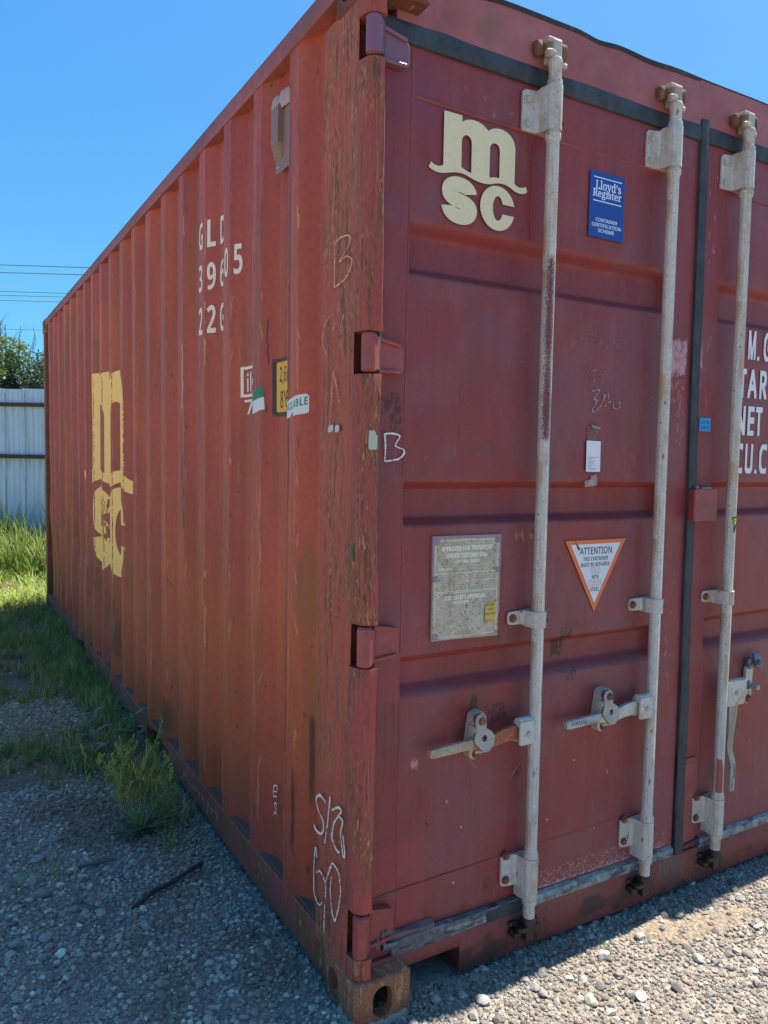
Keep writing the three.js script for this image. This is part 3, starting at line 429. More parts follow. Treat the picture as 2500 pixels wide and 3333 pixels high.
// hinges: knuckle in the post's gap, leaf on the door with turned-up edges
const plumPaint = std({ color: new THREE.Color(0.2, 0.085, 0.12), roughness: 0.3, bumpMap: paintBump, bumpScale: 0.002 });
HINGE.forEach(([a, b], i) => {
  const m = 0.5 * (a + b), h = b - a, y0 = a + 0.004, y1 = b - 0.004, tilt = [-0.006, -0.005, 0.002, 0][i];
  const kn = lathe([[0.0001, y0], [0.012, y0], [0.0185, y0 + 0.004], [0.0188, y0 + h * 0.3], [0.0186, y1 - 0.005], [0.014, y1], [0.0001, y1]], 0.0235, -0.024);
  const leaf = plateXY(new THREE.Shape([[0.03, y0 + 0.004], [0.058, y0 + 0.002], [0.12, m - h * 0.36 + tilt], [0.131, m - h * 0.29 + tilt], [0.133, m + h * 0.2 + tilt], [0.124, m + h * 0.3 + tilt], [0.07, y1 - 0.006], [0.03, y1 - 0.002]].map(([x, y]) => new THREE.Vector2(x, y))), -0.0595, 0.017, 0.003);
  const rib = (xa, ya, xb, yb) => { const l = Math.hypot(xb - xa, yb - ya), g = new RoundedBoxGeometry(l, 0.010, 0.024, 2, 0.004); g.rotateZ(Math.atan2(yb - ya, xb - xa)); g.translate((xa + xb) / 2, (ya + yb) / 2, -0.046); return boxUV(g); };
  D1('hinge', [kn, leaf, prismY([[0.02, -0.0055], [0.034, -0.0085], [0.05, -0.022], [0.066, -0.0435], [0.066, -0.058], [0.03, -0.058]], y0 + 0.007, y1 - 0.007, 1, () => [0, 0], { crease: 0.9 }), rib(0.04, y1 - 0.006, 0.122, m + h * 0.3 + tilt - 0.002), rib(0.042, y0 + 0.006, 0.122, m - h * 0.35 + tilt + 0.002)], i === 0 ? plumPaint : i === 3 ? MP : std({ map: paintTile, color: new THREE.Color(1.12, 1.25, 1.4), roughness: 0.48, bumpMap: paintBump, bumpScale: 0.002 }), ['top door hinge in fresh plum paint', 'upper middle door hinge', 'lower middle door hinge', 'worn bottom door hinge'][i]);
});

// ---------------------------------------------------------------- rubber seals
const rubTex = colourTex(1024, 256, (u, v, o) => { const a = fbm(u * 40, v * 4, 4), g = noise(u * 300, v * 60); const k = 48 + (a - 0.5) * 34 + (g - 0.5) * 14; o[0] = k; o[1] = k + 4; o[2] = k + 8; }, (c, w, h) => { const R = rng(2); chips(c, R, 40, w, h, () => [150, 96, 96], 0.8, 4, 0.6); chips(c, R, 90, w, h, () => [26, 28, 30], 1, 6, 0.5); }, [1, 4]);
const MRub = std({ map: rubTex, roughness: 0.62, bumpMap: paintBump, bumpScale: 0.001 });
const greyTexture = colourTex(1024, 128, (u, v, o) => { const a = fbm(u * 60, v * 8, 4), b = fbm(u * 160, v * 10 + 4, 3), d = 0.7 * sstep(0.52, 0.75, fbm(u * 26 + 7, v * 8, 4)), k = 128 + (a - 0.5) * 70 + (b - 0.5) * 40; o[0] = lerp(k, 52, d); o[1] = lerp(k + 4, 54, d); o[2] = lerp(k + 3, 54, d); }, (c, w, h) => { const R = rng(6); for (let i = 0; i < 160; i++) { const x = R() * w; scratch(c, R, x, R() * h, x + (R() - 0.5) * 3, R() * h, 0.8, rgba(90, 92, 92, 0.5)); } }, [1, 8]);
const MGrey = std({ map: greyTexture, roughness: 0.75, bumpMap: rustBump, bumpScale: 0.0015 });
P('top_seal', prismX([[2.404, -0.0575], [2.406, -0.0505], [2.411, -0.0485], [2.44, -0.048], [2.45, -0.0495], [2.459, -0.0575]], 0.06, WID - 0.06, 80, (x, i) => [0.003 * (noise(x * 3, 1) - 0.5), 0.002 * (noise(x * 8, i) - 0.5)]), MRub, 'dark rubber seal along the top of the doors');
{
  const lean = (y) => lerp(0.012, -0.012, (y - 0.13) / 2.3);
  P('centre_seal', [prismY([[1.199, -0.0575], [1.2, -0.048], [1.206, -0.0445], [1.228, -0.0445], [1.232, -0.0465], [1.246, -0.0555], [1.246, -0.058]], 0.135, 2.468, 80, (y, i) => [lean(y) + 0.003 * (noise(y * 3, 6) - 0.5) + 0.004 * sstep(0.55, 0.8, noise(y * 5, i)) * sstep(0.95, 0.6, y), 0.002 * (noise(y * 7, i) - 0.5)])], MRub, 'vertical dark rubber seal between the two doors');
  P('bottom_seal', prismX([[0.128, -0.0575], [0.129, -0.048], [0.134, -0.045], [0.146, -0.0445], [0.158, -0.046], [0.163, -0.0575]], 0.30, 1.20, 80, (x, i) => [0.002 * (noise(x * 9, 4) - 0.5) + 0.004 * (noise(x * 2, 9) - 0.5), 0.004 * (noise(x * 12, i) - 0.5)]), MGrey, 'weathered grey seal along the foot of the left door');
  P('bottom_seal', prismX([[0.128, -0.0575], [0.129, -0.048], [0.134, -0.045], [0.146, -0.0445], [0.158, -0.046], [0.163, -0.0575]], 1.33, WID - 0.06, 60, (x, i) => [0.002 * (noise(x * 9, 14) - 0.5), 0.003 * (noise(x * 12, i) - 0.5)]), MGrey, 'weathered grey seal along the foot of the right door');
  const lip = [];                                                          // torn upper lip, curling off
  for (let i = 0; i <= 40; i++) { const x = lerp(0.1, 0.62, i / 40), curl = 0.010 * noise(x * 16, 2) * sstep(0.34, 0.14, x), y = 0.164 + 0.005 * (noise(x * 14, 8) - 0.5) + (x < 0.2 ? (0.2 - x) * 0.06 : 0), b = 0.012 + 0.012 * noise(x * 9, 5); lip.push([[x, y - b, -0.047], [x, y, -0.0435 + curl], [x, y + 0.007, -0.0445 + curl * 0.8], [x, y + 0.009, -0.0575]]); }
  P('torn_seal', boxUV(loft(lip)), std({ map: greyTexture, roughness: 0.7, color: new THREE.Color(0.55, 0.52, 0.55) }), 'torn rubber lip curling off the bottom seal');
  P('torn_seal', prismX([[0.13, -0.048], [0.134, -0.0415], [0.15, -0.040], [0.166, -0.043], [0.168, -0.0575]], 0.435, 0.56, 14, (x, i) => [0.004 * (noise(x * 30, i) - 0.5), 0.003 * (noise(x * 30, i + 5) - 0.5)]), MRub, 'dark sleeve of newer rubber over the bottom seal');
  const rag = []; const R = rng(12); for (let i = 0; i < 7; i++) { const a = R() * 3, x = 0.085 + R() * 0.03, y = 0.185 + R() * 0.02; rag.push(boxUV(loft(Array.from({ length: 6 }, (_, k) => { const t = k / 5; return [[x + Math.cos(a) * 0.022 * t, y + Math.sin(a * 2) * 0.02 * t, -0.05 + 0.012 * Math.sin(t * 3)], [x + Math.cos(a) * 0.022 * t + 0.006, y + Math.sin(a * 2) * 0.02 * t - 0.008, -0.046 + 0.012 * Math.sin(t * 3)], [x + 0.004 + Math.cos(a) * 0.02 * t, y - 0.006, -0.056]]; })))); }
  P('torn_seal', [...rag, prismX([[0.166, -0.057], [0.172, -0.046], [0.186, -0.044], [0.19, -0.057]], 0.09, 0.26, 16, (x, i) => [0.02 * (0.26 - x) + 0.006 * (noise(x * 30, i) - 0.5), 0.006 * (noise(x * 26, i + 5) - 0.5)])], std({ color: new THREE.Color(0.13, 0.085, 0.09), roughness: 0.6, bumpMap: rustBump, bumpScale: 0.004 }), 'crumpled plum-stained end of the torn seal');
  P('seal_cap', box(0.13, 0.36, 0.126, 0.16, -0.0575, -0.0465, 0.003), std({ map: greyTexture, color: new THREE.Color(0.62, 0.5, 0.45), roughness: 0.8 }), 'paint-smeared end of the bottom seal');
}
// repaired corner of the right door and the anti-rack block
D2('repair_patch', [plateXY(roundRect(1.247, 0.15, 1.312, 0.445, 0.012), DZ + 0.0005, 0.005, 0.0018), plateXY(roundRect(1.25, 0.36, 1.305, 0.43, 0.01), DZ + 0.004, 0.003, 0.001)], std({ map: paintTile, color: new THREE.Color(0.92, 0.98, 1.12), roughness: 0.45 }), 'repainted patch welded on the door corner');
D2('repair_seam', [prismY([[1.2435, -0.058], [1.244, -0.05], [1.2475, -0.049], [1.249, -0.058]], 0.17, 0.44, 20, (y, i) => [0.003 * (noise(y * 20, i) - 0.5), 0]), prismX([[0.16, -0.058], [0.161, -0.048], [0.168, -0.047], [0.17, -0.058]], 1.245, 1.33, 12, (x, i) => [-0.014 + 0.1 * (x - 1.245) + 0.004 * (noise(x * 60, i) - 0.5), 0])], MRub, 'rough sealant around the repaired corner');
const keepM = std({ map: paintTile, roughness: 0.5, color: new THREE.Color(0.95, 1.0, 1.1), bumpMap: paintBump, bumpScale: 0.002 });
const keep = D2('overlap_block', [plateXY(roundRect(1.197, 1.232, 1.31, 1.336, 0.01), -0.046, 0.026, 0.004)], keepM, 'square block lapping over the centre seal');
part('rivet', [cyl(0.005, 0.008, 1.226, 1.339, -0.038, 'z'), box(1.24, 1.285, 1.3355, 1.3395, -0.04, -0.026, 0.001)], std({ color: 0x9a9a98, roughness: 0.5, metalness: 0.4 }), keep);

// ---------------------------------------------------------------- locking bars
const barTex = colourTex(512, 2048, (u, v, o) => {
  const a = 0.55 * fbm(u * 6 + 3, v * 13, 5) + 0.45 * fbm(u * 2, v * 5, 3), b = fbm(u * 30, v * 110 + 7, 4), p = noise(u * 60, v * 240), r = sstep(0.48, 0.66, a * 0.78 + b * 0.22), pit = sstep(0.8, 0.9, p) * 0.35;
  const base = 178 + (b - 0.5) * 30 + (p - 0.5) * 14;
  o[0] = lerp(base + 6, 160, r * 0.65); o[1] = lerp(base + 3, 130, r * 0.65); o[2] = lerp(base - 6, 98, r * 0.65);
  o[0] = lerp(o[0], 96, pit); o[1] = lerp(o[1], 88, pit); o[2] = lerp(o[2], 80, pit);
}, (c, w, h) => { const R = rng(15); chips(c, R, 60, w, h, () => [120, 70, 60], 2, 9, 2.2); for (let i = 0; i < 90; i++) { const x = R() * w, y = R() * h; scratch(c, R, x, y, x + (R() - 0.5) * 8, y + 20 + R() * 120, 1.6, rgba(84, 74, 68, 0.55)); } }, [4, 1]);
const barBump = greyTex(256, 1024, (u, v) => 0.5 + 0.5 * (fbm(u * 40, v * 160, 4) - 0.5), [4, 1]);
const MBar = std({ map: barTex, bumpMap: barBump, bumpScale: 0.001, roughness: 0.42 });
const plumBar = decalMat(256, 1024, (c, w, h) => { const R = rng(44); for (let i = 0; i < 26000; i++) { const y = R(), dense = 0.25 + 0.75 * Math.pow(noise(y * 9, 3), 1) , x = 0.5 + (R() + R() - 1) * 0.5; if (R() > dense * (1 - Math.abs(x - 0.5) * 1.6) * sstep(0, 0.04, y) * sstep(1, 0.96, y)) continue; c.fillStyle = rgba(112, 48, 56, 0.6); c.fillRect(x * w, y * h, 2 + R() * 5, 2 + R() * 6); } });
function sleeve(x, y0, y1, f0, f1, side = -1, reach = 0.076) {             // bearing bracket: shell round the bar and a bolted flange
  const rows = [], ys = []; const n = 26; for (let i = 0; i <= n; i++) ys.push(lerp(y0, y1, i / n));
  for (const y of ys) {
    const r = 0.0225, zc = -0.015, cr = 0.012; let xl = reach;
    if (y < f0 || y > f1) xl = 0.0235; else { const e = Math.min(y - f0, f1 - y); if (e < cr) xl = Math.max(0.03, reach - (cr - Math.sqrt(Math.max(0, cr * cr - (cr - e) * (cr - e))))); }
    const row = [[-xl, -0.0565], [-xl, -0.051], [-Math.max(0.0232, Math.min(xl - 0.001, 0.034)), -0.0495], [-0.0255, -0.043]];
    for (let i = 0; i <= 10; i++) { const a = Math.PI - 0.35 - i / 10 * (Math.PI - 0.35); row.push([r * Math.cos(a), zc + r * Math.sin(a)]); }
    row.push([0.0225, -0.0565]);
    rows.push(row.map(([a, z]) => [x - side * -1 * 0 + (side < 0 ? a : a), y, z]));
  }
  return boxUV(loft(rows, { crease: 0.6 }), x, 0);
}
const camMat = std({ map: bareTile, color: new THREE.Color(0.62, 0.7, 0.86), roughness: 0.8, bumpMap: rustBump, bumpScale: 0.004 });
const greaseMat = std({ map: bareTile, color: new THREE.Color(0.14, 0.17, 0.2), roughness: 0.55, bumpMap: rustBump, bumpScale: 0.003 });
const camTopMat = std({ map: barTex, color: new THREE.Color(0.85, 0.82, 0.8), roughness: 0.6, bumpMap: rustBump, bumpScale: 0.003 });
const boltMat = std({ map: bareTile, color: new THREE.Color(0.8, 0.74, 0.7), roughness: 0.7 });
const boltPale = std({ color: 0xa7a59c, roughness: 0.55, bumpMap: paintBump, bumpScale: 0.002 });
const knob = (x, y, z, sx, sy, sz, seed) => { const g = new THREE.IcosahedronGeometry(1, 2).toNonIndexed(), p = g.attributes.position; for (let i = 0; i < p.count; i++) { const X = p.getX(i), Y = p.getY(i), Z = p.getZ(i), q = 4, k = Math.pow(Math.pow(Math.abs(X), q) + Math.pow(Math.abs(Y), q) + Math.pow(Math.abs(Z), q), -1 / q) * (0.9 + 0.2 * noise(X * 2 + seed + 9, Y * 2 + Z + 5)); p.setXYZ(i, x + X * k * sx, y + Y * k * sy, z + Z * k * sz); } g.computeVertexNormals(); return boxUV(toCreasedNormals(g, 0.7)); };
function lockingBar(x, label, barLabel) {
  const z = -0.015, bar = P('locking_bar', lathe([[0.0001, 0.112], [0.0165, 0.112], [0.0165, 0.16], [0.0175, 0.166], [0.0208, 0.17], [0.021, 0.182], [0.0172, 0.186], [0.0172, 0.302], [0.0212, 0.304], [0.0213, 0.314], [0.018, 0.326], [0.0172, 0.33], [0.0172, 2.254], [0.0212, 2.26], [0.0214, 2.274], [0.017, 2.278], [0.017, 2.395], [0.0205, 2.397], [0.0203, 2.41], [0.0172, 2.412], [0.0172, 2.446], [0.0198, 2.452], [0.0198, 2.458], [0.0168, 2.466], [0.0001, 2.47]], x, z, 32), MBar, barLabel); { const q = bar.geometry.attributes.uv; for (let i = 0; i < q.count; i++) q.setY(i, q.getY(i) + x * 3.7); }
  const B = (n, g, m, l) => part(n, g, m, bar, l);
  B('bearing_bracket', sleeve(x, 2.282, 2.396, 2.276, 2.388), MBar); B('bearing_bracket', sleeve(x, 0.184, 0.303, 0.216, 0.335), MBar); B('guide_bracket', sleeve(x, 0.958, 1.002, 0.962, 1.0), MBar);
  for (const [y, m] of [[2.3, boltPale], [2.362, boltPale], [0.235, boltMat], [0.305, boltMat], [0.981, boltMat]]) B('bolt', hexBolt(x - 0.06, y, -0.051, 0.0095, 0.009), m);
  for (const y of [2.3, 2.372, 0.212, 0.278, 0.978]) { const a = 0.72; B('bolt_hole', cyl(0.0052, 0.003, x + 0.0226 * Math.cos(a), y, z + 0.0226 * Math.sin(a) - 0.0007, 'z', 14).rotateY(0), MDark); }
  B('cam', [box(x - 0.015, x + 0.016, 2.458, 2.512, -0.046, -0.006, 0.004), box(x - 0.03, x + 0.018, 2.504, 2.516, -0.046, -0.008, 0.004), knob(x - 0.02, 2.474, -0.012, 0.016, 0.009, 0.01, 1), knob(x + 0.036, 2.461, -0.03, 0.014, 0.008, 0.012, 2)], camTopMat, 'cam head on top of the bar');
  const kt = P('cam_keeper', knob(x - 0.038, 2.492, -0.038, 0.015, 0.02, 0.013, 3), camMat, 'weathered cam keeper on the header'); part('keeper_lug', [knob(x + 0.034, 2.494, -0.034, 0.011, 0.022, 0.02, 4), box(x + 0.036, x + 0.054, 2.494, 2.508, -0.0505, -0.042, 0.003)], camMat, kt);
  B('cam', [lathe([[0.0001, 0.108], [0.019, 0.108], [0.0205, 0.118], [0.0165, 0.13]], x, z), box(x - 0.014, x + 0.016, 0.062, 0.112, -0.045, -0.005, 0.005), knob(x - 0.022, 0.1, -0.014, 0.02, 0.008, 0.012, 5)], greaseMat, 'greasy cam foot of the bar');
  const kb = P('cam_keeper', [knob(x + 0.034, 0.076, -0.032, 0.012, 0.022, 0.018, 7), knob(x + 0.03, 0.1, -0.036, 0.018, 0.008, 0.012, 8)], greaseMat, 'greasy cam keeper on the sill'); part('keeper_lug', knob(x - 0.036, 0.082, -0.032, 0.014, 0.01, 0.018, 6), greaseMat, kb); part('keeper_lug', knob(x - 0.036, 0.106, -0.042, 0.014, 0.007, 0.008, 9), greaseMat, kb);
  return bar;
}
const bars = [lockingBar(0.562, '', 'left locking bar with sprayed plum paint'), lockingBar(1.031, '', 'locking bar left of the centre seal'), lockingBar(1.370, '', 'locking bar right of the centre seal')];
{
  const g = new THREE.CylinderGeometry(0.01745, 0.01745, 0.5, 24, 1, true, -1.45, 2.0); g.translate(0.562, 1.715, -0.015);
  part('paint_overspray', g, plumBar, bars[0], 'plum overspray on the bar');
  const q = new THREE.CylinderGeometry(0.01745, 0.01745, 0.125, 24, 1, true, -1.3, 1.35); q.translate(1.370, 0.39, -0.015);
  part('paint_patch', q, decalMat(128, 256, (c, w, h) => { const R = rng(3); c.fillStyle = 'rgb(146,72,70)'; c.beginPath(); c.moveTo(0, h); for (let i = 0; i <= 12; i++) c.lineTo(i / 12 * w, 16 + R() * 18 + (i > 8 ? (i - 8) * 22 : 0)); c.lineTo(w, h); c.fill(); }), bars[2], 'red paint splashed on the bar foot');
}
// handles with their hubs and retainers
const galv = std({ map: barTex, color: new THREE.Color(0.68, 0.7, 0.75), roughness: 0.5, metalness: 0.1, bumpMap: rustBump, bumpScale: 0.002 });
const rustyLever = std({ map: bareTile, color: new THREE.Color(1.2, 1.15, 1.0), roughness: 0.85, bumpMap: rustBump, bumpScale: 0.003 });
function lever(dx, m1, m2, bar, lab) {
  const hub = [plateXY(roundRect(0.497 + dx, 0.638, 0.549 + dx, 0.704, 0.006), -0.006, 0.008, 0.002), cyl(0.0125, 0.05, 0.524 + dx, 0.7, -0.0135, 'x', 20), box(0.499 + dx, 0.547 + dx, 0.642, 0.7, -0.034, -0.026, 0.003)];
  part('handle_hub', hub, MBar, bar); part('bolt', [cyl(0.0085, 0.007, 0.527 + dx, 0.668, 0.004, 'z', 18, 0.007)], boltPale, bar);
  const path = [[0.53, 0.672, 0.019, -0.014], [0.49, 0.672, 0.0195, -0.014], [0.45, 0.669, 0.0185, -0.013], [0.425, 0.664, 0.017, -0.012], [0.40, 0.66, 0.014, -0.011], [0.375, 0.661, 0.0155, -0.011], [0.35, 0.665, 0.0165, -0.012], [0.34, 0.664, 0.0125, -0.012], [0.29, 0.662, 0.012, -0.012], [0.225, 0.66, 0.0115, -0.012], [0.214, 0.6605, 0.009, -0.012]];
  const rows = path.map(([x, y, h, z]) => [[-1, 0.8], [-0.8, 1], [0.8, 1], [1, 0.8], [1, -0.8], [0.8, -1], [-0.8, -1], [-1, -0.8]].map(([a, b]) => [x + dx, y + a * h, z - 0.006 + b * 0.0065]));
  part('handle', boxUV(loft(rows.slice(6), { crease: 0.9 })), m2, bar, lab); part('handle_arm', boxUV(loft(rows.slice(0, 7), { crease: 0.9 })), m1, bar);
}
lever(0, rustyLever, std({ map: barTex, color: new THREE.Color(0.84, 0.68, 0.52), roughness: 0.75, bumpMap: rustBump, bumpScale: 0.002 }), bars[0], 'rusty handle of the left locking bar');
lever(0.4675, MBar, std({ color: 0xa3a49d, roughness: 0.55, bumpMap: paintBump, bumpScale: 0.002 }), bars[1], 'grey handle of the middle locking bar');
{
  const hub = [plateXY(roundRect(1.388, 0.612, 1.478, 0.696, 0.009), -0.012, 0.007, 0.002), cyl(0.011, 0.07, 1.44, 0.69, -0.017, 'x', 18)];
  part('handle_hub', hub, MBar, bars[2]); part('bolt', [cyl(0.009, 0.005, 1.431, 0.654, -0.003, 'z', 18, 0.008), cyl(0.004, 0.003, 1.431, 0.654, 0.0005, 'z', 10)], boltPale, bars[2]);
  const path = [[1.434, 0.63, 0.022], [1.433, 0.6, 0.022], [1.431, 0.55, 0.019], [1.427, 0.51, 0.014], [1.424, 0.485, 0.016], [1.424, 0.47, 0.014], [1.427, 0.45, 0.0135], [1.44, 0.42, 0.013], [1.447, 0.405, 0.0125], [1.446, 0.36, 0.0125], [1.446, 0.318, 0.0115], [1.446, 0.312, 0.009]];
  part('handle', boxUV(loft(path.map(([x, y, h]) => [[-1, 0.8], [-0.8, 1], [0.8, 1], [1, 0.8], [1, -0.8], [0.8, -1], [-0.8, -1], [-1, -0.8]].map(([a, b]) => [x + a * h, y, -0.02 + b * 0.0065])), { crease: 0.9 })), std({ map: barTex, color: new THREE.Color(0.72, 0.74, 0.72), roughness: 0.6, bumpMap: rustBump, bumpScale: 0.002 }), bars[2], 'handle hanging straight down beside its bar');
}
function retainer(dx, rusty, lab) {
  const c = P('handle_retainer', [plateXY(stadium(0.378 + dx, 0.724, 0.366 + dx, 0.638, 0.0215), -0.0575, 0.036, 0.005), plateXY(roundRect(0.350 + dx, 0.668, 0.361 + dx, 0.712, 0.004), -0.04, 0.032, 0.003), plateXY(roundRect(0.358 + dx, 0.636, 0.392 + dx, 0.645, 0.003), -0.04, 0.028, 0.002)], std({ map: barTex, color: rusty ? new THREE.Color(0.95, 0.85, 0.68) : new THREE.Color(0.92, 0.9, 0.86), roughness: 0.6, bumpMap: paintBump, bumpScale: 0.002 }), lab);
  const s = new THREE.Shape([[0.361, 0.73], [0.366, 0.743], [0.38, 0.748], [0.393, 0.741], [0.397, 0.727], [0.397, 0.706], [0.415, 0.695], [0.427, 0.68], [0.423, 0.655], [0.408, 0.64], [0.389, 0.641], [0.364, 0.667], [0.358, 0.68], [0.364, 0.702]].map(([x, y]) => new THREE.Vector2(x - 0.012 + dx, y)));
  const hole = new THREE.Path(); hole.absarc(0.380 + dx, 0.679, 0.0085, 0, 6.283); part('latch', plateXY(s, -0.0085, 0.006, 0.0018, [hole]), galv, c); part('latch_backing', plateXY(s.clone(), -0.0115, 0.003, 0.0005), std({ color: 0x3a3a3c, roughness: 0.7 }), c);
  part('bolt', [cyl(0.014, 0.02, 0.369 + dx, 0.727, -0.014, 'z', 20), cyl(0.0115, 0.007, 0.369 + dx, 0.727, 0.0005, 'z', 12, 0.0095)], boltMat, c); part('bolt', hexBolt(0.366 + dx, 0.633, -0.0225, 0.0105, 0.01), boltMat, c);
}
retainer(0, true, 'rust-stained handle retainer'); retainer(0.4675, false, 'grey handle retainer');
{
  const win = new THREE.Path(); win.moveTo(1.540, 0.642); win.lineTo(1.557, 0.642); win.lineTo(1.557, 0.672); win.lineTo(1.540, 0.672); win.closePath();
  const c = P('handle_retainer', plateXY(stadium(1.547, 0.612, 1.551, 0.712, 0.0185), -0.054, 0.012, 0.002, [win]), MBar, 'open handle retainer beside the hanging handle');
  part('hook', [box(1.556, 0 + 1.574, 0.643, 0.66, -0.05, -0.015, 0.004)], galv, c); part('bolt', hexBolt(1.547, 0.61, -0.042, 0.011, 0.01), boltMat, c);
  const l = plateXY(new THREE.Shape([[-0.018, -0.02], [0.012, -0.026], [0.026, -0.008], [0.03, 0.024], [0.018, 0.034], [-0.014, 0.026]].map(([a, b]) => new THREE.Vector2(a, b))), 0, 0.01, 0.002); l.rotateX(-0.5); l.rotateZ(-0.25); l.translate(1.563, 0.738, -0.03);
  part('latch', [l, knob(1.548, 0.732, -0.045, 0.014, 0.02, 0.012, 5)], std({ color: 0x6d7078, roughness: 0.35, metalness: 0.5, bumpMap: rustBump, bumpScale: 0.003 }), c); part('bolt', [cyl(0.008, 0.008, 1.56, 0.742, -0.015, 'z', 14)], boltMat, c);
}

// ---------------------------------------------------------------- writing, stickers, chalk
function fit(c, s, x, y, w, h, style, font = 'bold 100px sans-serif', thick = 0) {   // text stretched into a box (y down)
  c.save(); c.font = font; const m = c.measureText(s), tw = m.actualBoundingBoxLeft + m.actualBoundingBoxRight, th = m.actualBoundingBoxAscent + m.actualBoundingBoxDescent;
  c.translate(x, y); c.scale(w / tw, h / th); c.fillStyle = style; c.fillText(s, m.actualBoundingBoxLeft, m.actualBoundingBoxAscent);
  if (thick) { c.strokeStyle = style; c.lineWidth = thick; c.strokeText(s, m.actualBoundingBoxLeft, m.actualBoundingBoxAscent); } c.restore();
}
function quad(x0, x1, y0, y1, z) { const g = new THREE.PlaneGeometry(x1 - x0, y1 - y0); g.translate((x0 + x1) / 2, (y0 + y1) / 2, z); return g; }
const ZD = DZ + 0.0022 + 0.0015;                                           // just proud of the door sheet
// company emblem, drawn in metres of the door logo: x 0.195..0.516, y 2.0..2.28
function emblem(c, w, h, col) {
  const X = (x) => (x - 0.195) / 0.321 * w, Y = (y) => (2.28 - y) / 0.28 * h; c.fillStyle = col;
  const M = (x, y) => c.moveTo(X(x), Y(y)), T = (x, y) => c.lineTo(X(x), Y(y)), C = (a, b, d, e, f, g) => c.bezierCurveTo(X(a), Y(b), X(d), Y(e), X(f), Y(g));
  c.beginPath(); M(0.242, 2.276); T(0.297, 2.276); T(0.297, 2.26); C(0.312, 2.275, 0.355, 2.279, 0.379, 2.256); C(0.4, 2.277, 0.468, 2.277, 0.469, 2.225); T(0.469, 2.141); C(0.482, 2.131, 0.495, 2.134, 0.508, 2.141); T(0.513, 2.127); C(0.498, 2.116, 0.478, 2.117, 0.46, 2.126);
  C(0.44, 2.135, 0.42, 2.135, 0.4, 2.128); C(0.375, 2.119, 0.345, 2.123, 0.32, 2.131); C(0.29, 2.14, 0.27, 2.131, 0.248, 2.126); C(0.228, 2.121, 0.212, 2.124, 0.199, 2.132); T(0.206, 2.146); C(0.218, 2.137, 0.232, 2.137, 0.242, 2.145); c.closePath();
  M(0.297, 2.15); T(0.297, 2.212); C(0.297, 2.237, 0.328, 2.237, 0.328, 2.212); T(0.328, 2.141); C(0.318, 2.142, 0.306, 2.146, 0.297, 2.15); c.closePath();
  M(0.386, 2.141); T(0.386, 2.212); C(0.386, 2.236, 0.418, 2.236, 0.418, 2.212); T(0.418, 2.146); C(0.406, 2.146, 0.396, 2.144, 0.386, 2.141); c.closePath(); c.fill('evenodd');
  // heavy rounded s and c
  c.strokeStyle = col; c.lineCap = 'butt'; c.lineWidth = 0.034 / 0.321 * w;
  const sx = w / 0.321, sy = h / 0.28;
  c.save(); c.translate(X(0.2945), Y(2.066)); c.scale(sx, sy); c.lineWidth = 0.0375; c.beginPath();
  c.moveTo(0.0345, -0.021); c.bezierCurveTo(0.03, -0.046, -0.036, -0.047, -0.036, -0.02); c.bezierCurveTo(-0.036, 0.006, 0.036, -0.006, 0.036, 0.019); c.bezierCurveTo(0.036, 0.046, -0.033, 0.046, -0.0365, 0.016); c.stroke(); c.restore();
  c.save(); c.translate(X(0.4155), Y(2.0685)); c.scale(sx, sy); c.beginPath(); c.ellipse(0, 0, 0.0565, 0.0565, 0, 0, 7); c.ellipse(0.001, 0, 0.0165, 0.031, 0, 0, 7); c.fill('evenodd');
  c.globalCompositeOperation = 'destination-out'; c.fillRect(0.008, -0.0125, 0.06, 0.025); c.restore();
}
D1('emblem', quad(0.195, 0.516, 2.0, 2.28, ZD), decalMat(640, 560, (c, w, h) => { emblem(c, w, h, 'rgb(220,206,164)'); const R = rng(81); c.globalCompositeOperation = 'destination-out'; for (let i = 0; i < 70; i++) { const a = R() * w, b = R() * h; scratch(c, R, a, b, a + (R() - 0.5) * 26, b + R() * 30, 0.8, 'rgba(0,0,0,0.45)'); } for (let i = 0; i < 160; i++) { c.fillStyle = 'rgba(0,0,0,0.5)'; c.fillRect(R() * w, R() * h, 1 + R() * 2, 1 + R() * 2); } c.globalCompositeOperation = 'source-atop'; for (let i = 0; i < 1400; i++) { c.fillStyle = R() < 0.5 ? 'rgba(150,132,110,0.12)' : 'rgba(240,228,190,0.1)'; c.fillRect(R() * w, R() * h, 2 + R() * 6, 2 + R() * 10); } }, 0.5), 'cream company emblem on the upper left door');
sideDecal('emblem', -3.807, -2.49, 0.662, 1.933, decalMat(1024, 1024, (c, w, h) => {
  emblem(c, w, h, 'rgb(248,200,108)'); const R = rng(8); c.globalCompositeOperation = 'destination-out';
  for (const e of RIDGE) for (const q of [e, e + FL]) { const px = (q + 3.807) / 1.317 * w; if (px < 0 || px > w) continue; for (let i = 0; i < 240; i++) { const y = R() * h, low = y > h * 0.55 ? 1 : 0.5; if (R() > low) continue; c.fillStyle = 'rgba(0,0,0,0.9)'; c.fillRect(px - 3 - R() * 3, y, 3 + R() * 6, 3 + R() * 18); } }
  for (let i = 0; i < 130; i++) { c.beginPath(); const x = w * (0.35 + R() * 0.2), y = h * (0.62 + R() * 0.2); c.ellipse(x, y, 2 + R() * 10, 4 + R() * 16, 0, 0, 7); c.fill(); }
  for (let i = 0; i < 200; i++) { c.fillRect(R() * w, R() * h, 1 + R() * 3, 1 + R() * 5); }
}, 0.6), 'large yellow company emblem broken up by the ridges', 60);
